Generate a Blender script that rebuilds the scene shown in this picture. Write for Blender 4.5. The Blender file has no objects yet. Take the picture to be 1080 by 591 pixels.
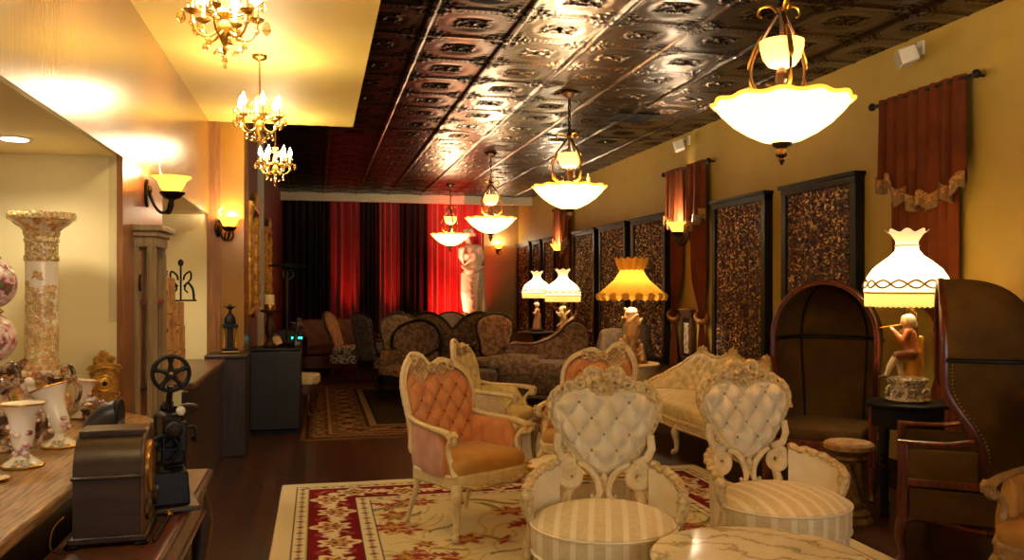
EXPOSURE = 0.62
FRONT_FILL = 60  # strength of the added fill light behind the camera
import bpy, math, random
import numpy as np
from mathutils import Vector, Matrix, noise
R = math.radians
PI = math.pi
random.seed(4)
SC = bpy.context.scene
COL = SC.collection

# ------------------------------------------------------------------ mesh builder
def cat(pts, n=8, closed=False):
    """Catmull-Rom through the points."""
    P = [Vector(p) for p in pts]
    out = []
    m = len(P)
    rng = range(m) if closed else range(m - 1)
    for i in rng:
        if closed:
            a, b, c, d = P[(i - 1) % m], P[i], P[(i + 1) % m], P[(i + 2) % m]
        else:
            a, b, c, d = P[max(i - 1, 0)], P[i], P[i + 1], P[min(i + 2, m - 1)]
        for k in range(n):
            t = k / n
            out.append(0.5 * ((2 * b) + (c - a) * t + (2 * a - 5 * b + 4 * c - d) * t * t + (3 * b - a - 3 * c + d) * t ** 3))
    if not closed:
        out.append(P[-1].copy())
    return out


class MB:
    def __init__(s, T=None):
        s.v, s.f, s.T = [], [], T or Matrix()

    def add(s, vs, fs):
        n = len(s.v)
        s.v += [tuple(s.T @ Vector(p)) for p in vs]
        s.f += [tuple(i + n for i in f) for f in fs]
        return s

    def box(s, c, size, rz=0, top=1.0):
        x, y, z = size[0] / 2, size[1] / 2, size[2] / 2
        m = Matrix.Translation(c) @ Matrix.Rotation(rz, 4, 'Z')
        vs = [m @ Vector(p) for p in ((-x, -y, -z), (x, -y, -z), (x, y, -z), (-x, y, -z),
                                      (-x * top, -y * top, z), (x * top, -y * top, z), (x * top, y * top, z), (-x * top, y * top, z))]
        return s.add(vs, [(0, 3, 2, 1), (4, 5, 6, 7), (0, 1, 5, 4), (1, 2, 6, 5), (2, 3, 7, 6), (3, 0, 4, 7)])

    def bx(s, x0, x1, y0, y1, z0, z1):
        return s.box(((x0 + x1) / 2, (y0 + y1) / 2, (z0 + z1) / 2), (x1 - x0, y1 - y0, z1 - z0))

    def grid(s, fn, nu, nv, wu=False, wv=False, capv=False):
        cu = nu if wu else nu + 1
        cv = nv if wv else nv + 1
        vs = [fn(i / nu, j / nv) for j in range(cv) for i in range(cu)]
        fs = []
        for j in range(nv):
            for i in range(nu):
                a, b = i, (i + 1) % cu
                p, q = j, (j + 1) % cv
                fs.append((p * cu + a, p * cu + b, q * cu + b, q * cu + a))
        if capv:
            fs.append(tuple(range(cu))[::-1])
            fs.append(tuple((cv - 1) * cu + i for i in range(cu)))
        return s.add(vs, fs)

    def rings(s, rings, closed=False, cap=True):
        n = len(rings[0])
        vs = [p for r in rings for p in r]
        fs = []
        m = len(rings)
        for j in range(m if closed else m - 1):
            k = (j + 1) % m
            for i in range(n):
                a = (i + 1) % n
                fs.append((j * n + i, j * n + a, k * n + a, k * n + i))
        if cap and not closed:
            fs.append(tuple(range(n))[::-1])
            fs.append(tuple((m - 1) * n + i for i in range(n)))
        return s.add(vs, fs)

    def tube(s, path, r, seg=8, closed=False, flat=1.0, up=None):
        P = [Vector(p) for p in path]
        m = len(P)
        if m < 2:
            return s
        if not hasattr(r, '__len__'):
            r = [r] * m
        elif len(r) != m:
            rr = list(r)
            r = [float(np.interp(i / (m - 1), np.linspace(0, 1, len(rr)), rr)) for i in range(m)]
        rings = []
        nrm = None
        for i in range(m):
            if closed:
                t = P[(i + 1) % m] - P[(i - 1) % m]
            else:
                t = P[min(i + 1, m - 1)] - P[max(i - 1, 0)]
            if t.length < 1e-9:
                t = Vector((0, 0, 1))
            t.normalize()
            if up is not None:
                nrm = Vector(up)
            elif nrm is None:
                nrm = Vector((0, 0, 1)) if abs(t.z) < .9 else Vector((1, 0, 0))
            nrm = nrm - t * nrm.dot(t)
            if nrm.length < 1e-6:
                nrm = t.orthogonal()
            nrm.normalize()
            b = t.cross(nrm)
            rings.append([P[i] + r[i] * (math.cos(a) * nrm * flat + math.sin(a) * b)
                          for a in (2 * PI * k / seg for k in range(seg))])
        return s.rings(rings, closed=closed)

    def lathe(s, prof, seg=24, c=(0, 0, 0), mod=None, cap=True):
        rings = []
        for r, z in prof:
            ring = []
            for k in range(seg):
                a = 2 * PI * k / seg
                rr, zz = (r, z) if mod is None else mod(a, r, z)
                ring.append((c[0] + rr * math.cos(a), c[1] + rr * math.sin(a), c[2] + zz))
            rings.append(ring)
        return s.rings(rings, cap=cap)

    def sph(s, c, r, nu=14, nv=8):
        if not hasattr(r, '__len__'):
            r = (r, r, r)
        vs = [(c[0], c[1], c[2] - r[2])]
        for j in range(1, nv):
            p = -PI / 2 + PI * j / nv
            for i in range(nu):
                a = 2 * PI * i / nu
                vs.append((c[0] + r[0] * math.cos(p) * math.cos(a), c[1] + r[1] * math.cos(p) * math.sin(a), c[2] + r[2] * math.sin(p)))
        vs.append((c[0], c[1], c[2] + r[2]))
        fs = []
        for i in range(nu):
            fs.append((0, 1 + (i + 1) % nu, 1 + i))
            n = len(vs) - 1
            fs.append((n, n - nu + i, n - nu + (i + 1) % nu))
        for j in range(nv - 2):
            for i in range(nu):
                a = 1 + j * nu
                fs.append((a + i, a + (i + 1) % nu, a + nu + (i + 1) % nu, a + nu + i))
        return s.add(vs, fs)

    def sq(s, c, r, e1=.4, e2=.4, nu=36, nv=18):
        """superellipsoid: soft-edged cushion"""
        def pw(x, e):
            return math.copysign(abs(x) ** e, x)
        def fn(u, v):
            a, p = 2 * PI * u, -PI / 2 + PI * (.002 + .996 * v)
            return (c[0] + r[0] * pw(math.cos(p), e1) * pw(math.cos(a), e2),
                    c[1] + r[1] * pw(math.cos(p), e1) * pw(math.sin(a), e2), c[2] + r[2] * pw(math.sin(p), e1))
        return s.grid(fn, nu, nv, wu=True, capv=True)

    def prism(s, poly, a, b, axis='z'):
        """polygon extruded from a to b along axis"""
        def mk(p, h):
            return {'z': (p[0], p[1], h), 'y': (p[0], h, p[1]), 'x': (h, p[0], p[1])}[axis]
        n = len(poly)
        vs = [mk(p, a) for p in poly] + [mk(p, b) for p in poly]
        fs = [tuple(range(n))[::-1], tuple(range(n, 2 * n))]
        fs += [(i, (i + 1) % n, n + (i + 1) % n, n + i) for i in range(n)]
        return s.add(vs, fs)

    def mesh(s, name, smooth=40):
        me = bpy.data.meshes.new(name)
        me.from_pydata(s.v, [], s.f)
        me.update()
        bm_fix(me)
        if smooth:
            me.polygons.foreach_set('use_smooth', [True] * len(me.polygons))
            me.set_sharp_from_angle(angle=R(smooth))
        return me


def bm_fix(me):
    import bmesh
    bm = bmesh.new()
    bm.from_mesh(me)
    bmesh.ops.recalc_face_normals(bm, faces=bm.faces)
    bm.to_mesh(me)
    bm.free()


def spiral(c, r0, r1, a0, turns, n=28):
    """points (x,z) from radius r0 to r1"""
    out = []
    for i in range(n + 1):
        t = i / n
        a = a0 + 2 * PI * turns * t
        r = r0 + (r1 - r0) * t
        out.append((c[0] + r * math.cos(a), c[1] + r * math.sin(a)))
    return out


# ------------------------------------------------------------------ objects
def thing(name, label, category, loc=(0, 0, 0), r=0, group=None, s=1.0):
    o = bpy.data.objects.new(name, None)
    o.empty_display_size = .1
    COL.objects.link(o)
    o.location = loc
    o.rotation_euler = (0, 0, R(r))
    o.scale = (s, s, s)
    o['label'] = label
    o['category'] = category
    if group:
        o['group'] = group
    return o


def part(name, mb, m, parent=None, bevel=0, smooth=40, label=None):
    me = mb.mesh(name, smooth) if isinstance(mb, MB) else mb
    o = bpy.data.objects.new(name, me)
    COL.objects.link(o)
    if m:
        me.materials.clear()
        me.materials.append(m)
    if parent:
        o.parent = parent
    if label:
        o['label'] = label
    if bevel:
        b = o.modifiers.new('bevel', 'BEVEL')
        b.width = bevel
        b.segments = 2
        b.limit_method = 'ANGLE'
        b.angle_limit = R(40)
    return o


def single(name, mb, m, label, category, loc=(0, 0, 0), r=0, group=None, **k):
    o = part(name, mb, m, **k)
    o.location = loc
    o.rotation_euler = (0, 0, R(r))
    o['label'] = label
    o['category'] = category
    if group:
        o['group'] = group
    return o


def struct(name, mb, m, parent=None, bevel=0, smooth=30):
    o = part(name, mb, m, parent, bevel, smooth)
    o['kind'] = 'structure'
    return o


KIDS = {}
def kids(o):
    return [c for c in COL.objects if c.parent == o]


def copy_tree(o, parent=None):
    c = o.copy()
    COL.objects.link(c)
    if parent:
        c.parent = parent
    for ch in kids(o):
        copy_tree(ch, c)
    return c


def copy_thing(o, loc, r, label, s=None):
    c = copy_tree(o)
    c.location = loc
    c.rotation_euler = (0, 0, R(r))
    c['label'] = label
    if s:
        c.scale = (s, s, s)
    return c


def dup_part(o, loc, rz=0):
    c = o.copy()
    COL.objects.link(c)
    c.parent = o.parent
    c.location = loc
    c.rotation_euler = (0, 0, rz)
    return c


def blob(prims, vox, name, m, parent=None, smooth_it=3):
    """Rounded continuous body from tapered capsules (p0, p1, r0, r1, colour)."""
    mb = MB()
    for p0, p1, r0, r1, c in prims:
        a, b = Vector(p0), Vector(p1)
        L = (b - a).length
        if L < 1e-6:
            mb.sph(a, r0, 14, 10)
            continue
        n = 6
        path, rad = [], []
        t = (b - a) / L
        for k in range(n):
            q = PI / 2 * k / n
            path.append(a - t * r0 * math.cos(q)); rad.append(max(r0 * math.sin(q), r0 * .05))
        path += [a, a.lerp(b, .5), b]; rad += [r0, (r0 + r1) / 2, r1]
        for k in range(1, n + 1):
            q = PI / 2 * k / n
            path.append(b + t * r1 * math.sin(q)); rad.append(max(r1 * math.cos(q), r1 * .05))
        mb.tube(path, rad, 12)
    me = mb.mesh(name + '_raw', 0)
    tmp = bpy.data.objects.new(name + '_raw', me)
    COL.objects.link(tmp)
    rm = tmp.modifiers.new('r', 'REMESH')
    rm.mode = 'VOXEL'
    rm.voxel_size = vox
    sm = tmp.modifiers.new('s', 'SMOOTH')
    sm.factor = .5
    sm.iterations = smooth_it
    bpy.context.view_layer.update()
    dg = bpy.context.evaluated_depsgraph_get()
    out = bpy.data.meshes.new_from_object(tmp.evaluated_get(dg))
    bpy.data.objects.remove(tmp)
    bpy.data.meshes.remove(me)
    out.name = name
    n = len(out.vertices)
    co = np.empty(n * 3); out.vertices.foreach_get('co', co); co = co.reshape(-1, 3)
    co[:, 2] = np.maximum(co[:, 2], .004); out.vertices.foreach_set('co', co.ravel())
    best = np.full(n, 1e9); colr = np.ones((n, 4), np.float32)
    for p0, p1, r0, r1, c in prims:
        a, b = np.array(p0, float), np.array(p1, float)
        ab = b - a
        t = np.clip(((co - a) @ ab) / max(ab @ ab, 1e-9), 0, 1)
        d = np.linalg.norm(co - a - t[:, None] * ab, axis=1) - (r0 + (r1 - r0) * t)
        k = d < best
        best[k] = d[k]; colr[k, :3] = c
    at = out.color_attributes.new('Col', 'FLOAT_COLOR', 'POINT')
    at.data.foreach_set('color', colr.ravel())
    out.polygons.foreach_set('use_smooth', [True] * len(out.polygons))
    return part(name, out, m, parent)


def capsule_chain(pts, rads, c):
    return [(pts[i], pts[i + 1], rads[i], rads[i + 1], c) for i in range(len(pts) - 1)]


# ------------------------------------------------------------------ colours and materials
def hexc(h):
    h = h.lstrip('#')
    v = [int(h[i:i + 2], 16) / 255 for i in (0, 2, 4)]
    return tuple(x / 12.92 if x <= .04045 else ((x + .055) / 1.055) ** 2.4 for x in v)


def c4(c):
    c = hexc(c) if isinstance(c, str) else c
    return (*c[:3], 1)


class NT:
    def __init__(s, name):
        s.m = bpy.data.materials.new(name)
        s.m.use_nodes = True
        s.t = s.m.node_tree
        s.t.nodes.clear()
        s.out = s.n('ShaderNodeOutputMaterial')
        s.co = s.n('ShaderNodeTexCoord')

    def n(s, typ, **k):
        nd = s.t.nodes.new(typ)
        for a, b in k.items():
            if a[0].isupper() or a.isdigit():
                nd.inputs[int(a) if a.isdigit() else a.replace('_', ' ')].default_value = b
            else:
                setattr(nd, a, b)
        return nd

    def l(s, a, b, ai=0, bi=0):
        a = a.outputs[ai] if hasattr(a, 'outputs') else a
        s.t.links.new(a, b.inputs[bi] if hasattr(b, 'inputs') else b)

    def math(s, op, a, b=None):
        nd = s.n('ShaderNodeMath', operation=op)
        for i, x in enumerate((a, b)):
            if x is None:
                continue
            if isinstance(x, (int, float)):
                nd.inputs[i].default_value = x
            else:
                s.l(x, nd, 0, i)
        return nd.outputs[0]

    def ramp(s, fac, stops, interp='LINEAR'):
        nd = s.n('ShaderNodeValToRGB')
        nd.color_ramp.interpolation = interp
        e = nd.color_ramp.elements
        while len(e) < len(stops):
            e.new(.5)
        for k, (p, c) in enumerate(stops):
            e[k].position = p
            e[k].color = c4(c)
        s.l(fac, nd)
        return nd.outputs[0]

    def mix(s, fac, a, b):
        nd = s.n('ShaderNodeMix', data_type='RGBA')
        for i, x in ((0, fac), (6, a), (7, b)):
            if isinstance(x, (int, float)):
                nd.inputs[i].default_value = x
            elif isinstance(x, (str, tuple)):
                nd.inputs[i].default_value = c4(x)
            else:
                s.l(x, nd, 0, i)
        return nd.outputs[2]

    def map(s, scale=(1, 1, 1), rot=(0, 0, 0), src='Object'):
        mp = s.n('ShaderNodeMapping')
        mp.inputs['Scale'].default_value = scale
        mp.inputs['Rotation'].default_value = rot
        s.l(s.co.outputs[src], mp)
        return mp.outputs[0]

    def noise(s, vec, scale, detail=4, rough=.55):
        nd = s.n('ShaderNodeTexNoise', Scale=scale, Detail=detail, Roughness=rough)
        s.l(vec, nd, 0, 'Vector')
        return nd

    def warp(s, v, amt=.035, sc=22):
        n = s.noise(v, sc, 2)
        m = s.n('ShaderNodeVectorMath', operation='MULTIPLY_ADD')
        s.l(n.outputs[1], m); m.inputs[1].default_value = (amt, amt, amt); s.l(v, m, 0, 2)
        return m.outputs[0]

    def voro(s, vec, scale, feature='F1'):
        nd = s.n('ShaderNodeTexVoronoi', feature=feature, Scale=scale)
        s.l(vec, nd, 0, 'Vector')
        return nd

    def bump(s, h, strength=.3, dist=.01):
        nd = s.n('ShaderNodeBump', Strength=strength, Distance=dist)
        s.l(h, nd, 0, 'Height')
        return nd.outputs[0]

    def bsdf(s, color, rough=.5, metal=0, normal=None, **k):
        b = s.n('ShaderNodeBsdfPrincipled', Roughness=rough if not hasattr(rough, 'node') else .5, Metallic=metal)
        if hasattr(rough, 'node'):
            s.l(rough, b, 0, 'Roughness')
        if isinstance(color, (str, tuple)):
            b.inputs['Base Color'].default_value = c4(color)
        else:
            s.l(color, b, 0, 'Base Color')
        if normal is not None:
            s.l(normal, b, 0, 'Normal')
        for a, v in k.items():
            b.inputs[a.replace('_', ' ')].default_value = v
        s.l(b, s.out)
        return b


def simple(name, a, b=None, rough=.5, metal=0, scale=12, bump=0, bscale=60, stretch=(1, 1, 1), **k):
    t = NT(name)
    v = t.map(stretch)
    col = a
    if b:
        col = t.ramp(t.noise(v, scale, 5).outputs[0], [(.3, a), (.7, b)])
    nrm = t.bump(t.noise(v, bscale, 5, .6).outputs[0], bump, .01) if bump else None
    t.bsdf(col, rough, metal, nrm, **k)
    return t.m


def attr_mat(name, rough=.4, bump=0, bscale=80, dirt=None, **k):
    t = NT(name)
    at = t.n('ShaderNodeAttribute', attribute_name='Col')
    col = at.outputs[0]
    v = t.map()
    if dirt:
        col = t.mix(t.ramp(t.noise(v, dirt[1], 5).outputs[0], [(.45, (0, 0, 0)), (.75, (1, 1, 1))]), col, dirt[0])
    nrm = t.bump(t.noise(v, bscale, 5).outputs[0], bump, .01) if bump else None
    t.bsdf(col, rough, 0, nrm, **k)
    return t.m


def damask(name, a, b, scale=9, rough=.75, thr=(.48, .52), stretch=(1, 1, 1), sheen=.08, c=None, bump=.15):
    """woven figured cloth: noise blobs of a second colour"""
    t = NT(name)
    v = t.map(stretch)
    n1 = t.noise(v, scale, 3, .6)
    vo = t.voro(v, scale * 1.4)
    f = t.math('ADD', t.math('MULTIPLY', n1.outputs[0], .72), t.math('MULTIPLY', vo.outputs[0], .28))
    col = t.ramp(f, [(thr[0], a), (thr[1], b)])
    if c:
        col = t.mix(t.ramp(t.noise(v, scale * 2.2, 2).outputs[0], [(.58, (0, 0, 0)), (.62, (1, 1, 1))]), col, c)
    nrm = t.bump(t.noise(v, 260, 2).outputs[0], bump, .004)
    t.bsdf(col, rough, 0, nrm, Sheen_Weight=sheen, Sheen_Roughness=.5)
    return t.m


def light(name, loc, power, col=(1, .72, .38), soft=.04, parent=None, typ='POINT', rot=None, **k):
    d = bpy.data.lights.new(name, typ)
    d.energy = power
    d.color = col
    if typ in ('POINT', 'SPOT'):
        d.shadow_soft_size = soft
    for a, v in k.items():
        setattr(d, a, v)
    o = bpy.data.objects.new(name, d)
    COL.objects.link(o)
    o.location = loc
    if rot:
        o.rotation_euler = rot
    if parent:
        o.parent = parent
    return o
# ------------------------------------------------------------------ materials
WARM = (1, .83, .54)
M = {}
M['plaster_gold'] = simple('gold_wall_paint', '#a98d3e', '#a18437', .55, scale=3, bump=.03, bscale=30)
M['plaster_cream'] = simple('cream_wall_paint', '#dccf9f', '#d6c795', .6, scale=2)
M['soffit_paint'] = simple('yellow_ceiling_paint', '#dcc068', '#d6b75c', .6, scale=2)
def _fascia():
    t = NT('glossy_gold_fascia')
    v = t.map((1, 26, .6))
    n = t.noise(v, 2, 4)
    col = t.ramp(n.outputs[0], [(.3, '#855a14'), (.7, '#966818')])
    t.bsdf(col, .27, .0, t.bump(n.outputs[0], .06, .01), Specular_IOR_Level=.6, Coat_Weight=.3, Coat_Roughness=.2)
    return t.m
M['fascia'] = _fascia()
def _wood(name, a, b, rough=.4, scale=3, stretch=(14, 14, 1), coat=.2, bump=.05):
    t = NT(name)
    v = t.map(stretch)
    n = t.noise(v, scale, 6, .6)
    col = t.ramp(n.outputs[0], [(.36, a), (.62, b)])
    t.bsdf(col, rough, 0, t.bump(n.outputs[0], bump, .01), Coat_Weight=coat, Coat_Roughness=.2)
    return t.m
M['panel_wood'] = _wood('honey_wood_panel', '#70431a', '#8e5b26')
M['counter_wood'] = _wood('weathered_oak', '#6d4a24', '#b48a52', .45, 3.2, (26, 1.6, 14), .25, .25)
M['dark_wood'] = _wood('dark_walnut', '#1d0f09', '#38200f', .4)
M['mid_wood'] = _wood('brown_walnut', '#3a2112', '#5c371d', .35)
M['red_wood'] = _wood('mahogany', '#3c160b', '#6b2d17', .3, coat=.4)
M['clock_wood'] = _wood('brown_metal_bound_wood', '#33241c', '#3d2d24', .3, 3, (2, 14, 14), .3)
M['post_wood'] = _wood('grey_gilt_wood', '#85704c', '#a58e66', .5)
M['black'] = simple('black_lacquer', '#09080a', '#100f11', .5, Specular_IOR_Level=.25)
M['iron'] = simple('black_iron', '#15110e', '#2a2018', .45, .7, bump=.1)
M['bronze'] = simple('dark_bronze', '#2b1d12', '#4a3219', .4, .6, bump=.15)
M['worn_bronze'] = simple('worn_gilt_bronze', '#4f3a1e', '#8a6c3a', .45, .35, scale=26, bump=.25)
M['gold'] = simple('antique_gold', '#a8761f', '#d9ab4a', .35, .85, scale=20, bump=.3, bscale=40)
M['gilt'] = simple('gilt_plaster', '#7d5216', '#c8963a', .38, .7, scale=30, bump=.6, bscale=55)
M['brass'] = simple('brass', '#b88a3a', None, .25, .95)
M['leather'] = simple('black_leather', '#0b0c10', '#121419', .5, bump=.1, bscale=120)
M['white_paint'] = simple('greyish_white_paint', '#b3a994', '#a89d87', .5, scale=3)
M['speaker'] = simple('white_plastic', '#d9d2c0', None, .4)
M['grille'] = simple('grey_grille', '#8e8676', None, .6, bump=.3, bscale=300)
M['mid_carved'] = simple('worn_carved_wood', '#a5834c', '#7a5a30', .45, scale=24, bump=.4, bscale=50)
M['cardboard'] = None
M['drape_rust'] = simple('rust_velvet', '#6a3010', '#55250a', .85, scale=6, Specular_IOR_Level=.2)
M['drape_trim'] = simple('beaded_trim', '#4a2410', '#c08a3c', .5, .3, scale=60, bump=.5, bscale=120)
M['fringe'] = simple('tan_fringe', '#8a6a3c', '#67491f', .7, scale=80, stretch=(4, 4, .4))
M['drape_red'] = simple('red_stage_drape', '#8d1210', '#7a0e0d', .75, scale=4, Sheen_Weight=.4)
M['drape_dark'] = simple('black_stage_drape', '#120c0c', '#190f0e', .9, scale=4)
M['wall_red'] = simple('oxblood_wall_paint', '#5a1410', '#4a100d', .6, scale=3)
M['wall_tan'] = simple('tan_wall_paint', '#a5874e', '#9a7c45', .6, scale=3)
M['cream_carved'] = simple('cream_carved_wood', '#e6d6a8', '#d3bb84', .42, scale=26, bump=.08, bscale=45)
M['cream_gilt'] = simple('cream_and_gilt_carving', '#e6d4a2', '#b08a44', .4, .05, scale=44, bump=.35, bscale=50)
M['peach_velvet'] = simple('peach_velvet', '#d6955c', '#c68248', .7, scale=14, bump=.1, bscale=40, Sheen_Weight=.2, Sheen_Roughness=.4)
M['rose_velvet'] = simple('rose_velvet', '#cf9d86', '#b9806a', .75, scale=10, Sheen_Weight=.2)
M['amber_cloth'] = simple('amber_cloth', '#cb9a4c', '#b7853a', .7, scale=9, Sheen_Weight=.12)
M['cream_satin'] = simple('cream_satin', '#eadfc2', '#dccda6', .45, scale=10, bump=.05, Sheen_Weight=.3)
M['button'] = simple('dark_button', '#a08a62', None, .6)
M['button_rust'] = simple('rust_button', '#7d3718', None, .6)
M['gold_cloth'] = simple('old_gold_cloth', '#b5802c', '#9c6a20', .7, scale=8, bump=.1, bscale=90, Sheen_Weight=.06)
M['cream_cloth'] = damask('cream_damask', '#e8dab2', '#dccb9a', 16, .6)
M['yellow_cloth'] = damask('straw_cloth', '#e4d294', '#dac682', 12, .65)
M['cream_velvet_side'] = damask('cream_side_cloth', '#c9b590', '#bda882', 20, .7)
M['hood_cloth'] = simple('olive_brown_velvet', '#58411e', '#483416', .85, scale=7, Specular_IOR_Level=.15)
M['floral_brown'] = damask('brown_floral_tapestry', '#8a6a50', '#5a4230', 14, .8, (.44, .56), c='#8f6f4e')
M['floral_dark'] = damask('dark_brown_tapestry', '#5c4028', '#36241a', 12, .8, (.44, .56), c='#70522f')
M['grey_floral'] = damask('grey_floral_cloth', '#7f776d', '#5d544c', 9, .75, (.42, .58), c='#8d857a')
M['grey_cloth'] = damask('taupe_cloth', '#8d7b66', '#78674f', 12, .75)
M['scroll_bw'] = damask('white_scroll_cloth', '#d9d2c4', '#37302b', 26, .7, (.47, .53))
M['brown_red'] = simple('red_brown_leather', '#5c2617', '#441a10', .5, scale=7)
M['tan_cloth'] = damask('tan_floral_cloth', '#9a8262', '#745d42', 14, .75, (.44, .56))
M['gauze'] = simple('faded_chair_cloth', '#b7a79a', '#9c8a7e', .7)
M['marble_statue'] = simple('statue_marble', '#d8cabb', '#cbbba8', .5, scale=4)
M['candle'] = simple('ivory_candle', '#d9c08c', None, .6)
M['led'] = None

def _stripe():
    t = NT('cream_stripe_satin')
    v = t.map()
    sx = t.n('ShaderNodeSeparateXYZ'); t.l(v, sx)
    s = t.math('SINE', t.math('MULTIPLY', sx.outputs[0], 2 * PI / .075))
    f = t.ramp(s, [(.35, (0, 0, 0)), (.65, (1, 1, 1))])
    n = t.noise(v, 40, 3)
    a = t.mix(t.ramp(n.outputs[0], [(.4, (0, 0, 0)), (.6, (1, 1, 1))]), '#dccb9c', '#d2bf8c')
    col = t.mix(f, a, '#ece0bf')
    t.bsdf(col, .5, 0, None, Sheen_Weight=.3)
    return t.m
M['stripe'] = _stripe()

def _floor():
    t = NT('dark_oak_planks')
    v = t.map((1, 1, 1))
    br = t.n('ShaderNodeTexBrick', Scale=1.0)
    br.inputs['Mortar Size'].default_value = .0035
    br.inputs['Brick Width'].default_value = 1.6
    br.inputs['Row Height'].default_value = .105
    br.inputs['Color1'].default_value = (0, 0, 0, 1)
    br.inputs['Color2'].default_value = (1, 1, 1, 1)
    br.inputs['Mortar'].default_value = (.4, .4, .4, 1)
    vr = t.map((1, 1, 1), (0, 0, PI / 2))
    t.l(vr, br, 0, 'Vector')
    n = t.noise(t.map((22, 1.2, 1)), 3, 6)
    f = t.math('ADD', t.math('MULTIPLY', br.outputs[0], .5), t.math('MULTIPLY', n.outputs[0], .6))
    col = t.ramp(f, [(.2, '#24120a'), (.85, '#4a2815')])
    col = t.mix(br.outputs[1], col, '#150a06')
    t.bsdf(col, .3, 0, t.bump(t.math('SUBTRACT', n.outputs[0], br.outputs[1]), .08, .01))
    return t.m
M['floor'] = _floor()

def _tin():
    t = NT('bronze_tin_ceiling')
    v = t.map()
    n = t.noise(v, 5, 5)
    col = t.ramp(n.outputs[0], [(.3, '#301f0e'), (.7, '#4a3215')])
    t.bsdf(col, .29, .9, t.bump(t.noise(v, 70, 4).outputs[0], .04, .004))
    return t.m
M['tin'] = _tin()

def _sequin():
    t = NT('sequin_cloth')
    v = t.map((1, 1, 1))
    vo = t.voro(v, 58)
    sep = t.n('ShaderNodeSeparateColor'); t.l(vo.outputs['Color'], sep)
    col = t.ramp(sep.outputs[0], [(0, '#2a1618'), (.45, '#583a3a'), (.74, '#7d5244'), (.84, '#f0b050'), (1, '#fff0b0')])
    big = t.noise(v, 11, 3)
    col = t.mix(t.ramp(big.outputs[0], [(.25, (.45, .45, .45)), (.6, (1, 1, 1))]), '#2a1618', col)
    ge = t.n('ShaderNodeNewGeometry')
    sub = t.n('ShaderNodeVectorMath', operation='SUBTRACT'); t.l(vo.outputs['Color'], sub); sub.inputs[1].default_value = (.5, .5, .5)
    sc = t.n('ShaderNodeVectorMath', operation='SCALE'); t.l(sub, sc); sc.inputs['Scale'].default_value = 1.3
    ad = t.n('ShaderNodeVectorMath', operation='ADD'); t.l(ge.outputs['Normal'], ad); t.l(sc, ad, 0, 1)
    nm = t.n('ShaderNodeVectorMath', operation='NORMALIZE'); t.l(ad, nm)
    t.bsdf(col, .42, .35, nm.outputs[0])
    return t.m
M['sequin'] = _sequin()

def _marble():
    t = NT('cream_marble')
    v = t.map()
    n = t.noise(v, 3, 6, .6)
    mx = t.n('ShaderNodeVectorMath', operation='MULTIPLY_ADD')
    t.l(n.outputs[1], mx); mx.inputs[1].default_value = (.5, .5, .5); t.l(v, mx, 0, 2)
    w = t.n('ShaderNodeTexWave', wave_type='BANDS', bands_direction='DIAGONAL', Scale=3.2, Distortion=6.0, Detail=4.0)
    t.l(mx.outputs[0], w, 0, 'Vector')
    col = t.ramp(w.outputs[1], [(0, '#b3a482'), (.06, '#d6c8a2'), (.2, '#e9dcb8'), (1, '#efe4c6')])
    t.bsdf(col, .18)
    return t.m
M['marble'] = _marble()

def _ceramic(name, base, cols, scale=18, thr=.5, rough=.22, bump=.5, relief=None):
    """glazed white china with painted and raised flowers"""
    t = NT(name)
    v = t.map()
    vo = t.voro(t.warp(v), scale)
    nz = t.noise(v, scale * .8, 2)
    st = [(.30 + .40 * i / (len(cols) - 1), c) for i, c in enumerate(cols)]
    pc = t.ramp(nz.outputs[0], st)
    big = t.noise(v, scale * .35, 3)
    f = t.ramp(big.outputs[0], [(thr, (0, 0, 0)), (thr + .05, (1, 1, 1))])
    col = t.mix(f, base, pc)
    h = t.math('MULTIPLY', t.math('SUBTRACT', 1.0, vo.outputs[0]), f)
    t.bsdf(col, rough, 0, t.bump(h, bump, .02), Coat_Weight=.4, Coat_Roughness=.1)
    return t.m
M['china'] = _ceramic('flowered_white_china', '#efe6d2', ['#c98a3a', '#7f8f4a', '#b55a4a', '#d9b25a', '#6d7f8d', '#e7d9b6'], 40, .55)
M['china_column'] = _ceramic('flowered_column_china', '#ece4d4', ['#c07a34', '#75813c', '#b0564a', '#d6a944', '#7d6a34', '#d9cba4', '#8fa39a'], 26, .47)
def _column():
    t = NT('flowered_column_china')
    v = t.map()
    vo = t.voro(t.warp(v), 62)
    nz = t.noise(v, 34, 2)
    cols = ['#8f9350', '#e0a65a', '#9aa06a', '#c9857a', '#e6c06a', '#a8a070', '#f0e6cc', '#d99a52', '#e6d2a0']
    pc = t.ramp(nz.outputs[0], [(.28 + .44 * i / (len(cols) - 1), c) for i, c in enumerate(cols)])
    sx = t.n('ShaderNodeSeparateXYZ'); t.l(v, sx)
    g = t.math('ADD', t.noise(v, 9, 3).outputs[0], t.math('MULTIPLY', t.math('SUBTRACT', .60, sx.outputs[2]), .9))
    f = t.ramp(g, [(.47, (0, 0, 0)), (.51, (1, 1, 1))])
    h = t.math('MULTIPLY', t.math('SUBTRACT', 1.0, vo.outputs[0]), f)
    t.bsdf(t.mix(f, '#ebe4d6', pc), .22, 0, t.bump(h, .4, .02), Coat_Weight=.4, Coat_Roughness=.1)
    return t.m
M['china_column'] = _column()
M['china_dense'] = _ceramic('raised_flower_china', '#ddcfb2', ['#8f9350', '#d99a48', '#c9786a', '#e6c06a', '#f0e6cc', '#b98748'], 34, .38, bump=.5)
M['china_pink'] = _ceramic('pink_flower_china', '#ead9cc', ['#b5546a', '#d99aa6', '#e9d6d2', '#8f2f4a', '#6d7f4a'], 22, .42)
M['china_brown'] = _ceramic('brown_lustre_china', '#4a3023', ['#6d4630', '#8d6a4e', '#c9a98d', '#2f1d15'], 30, .45, .25)
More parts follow.
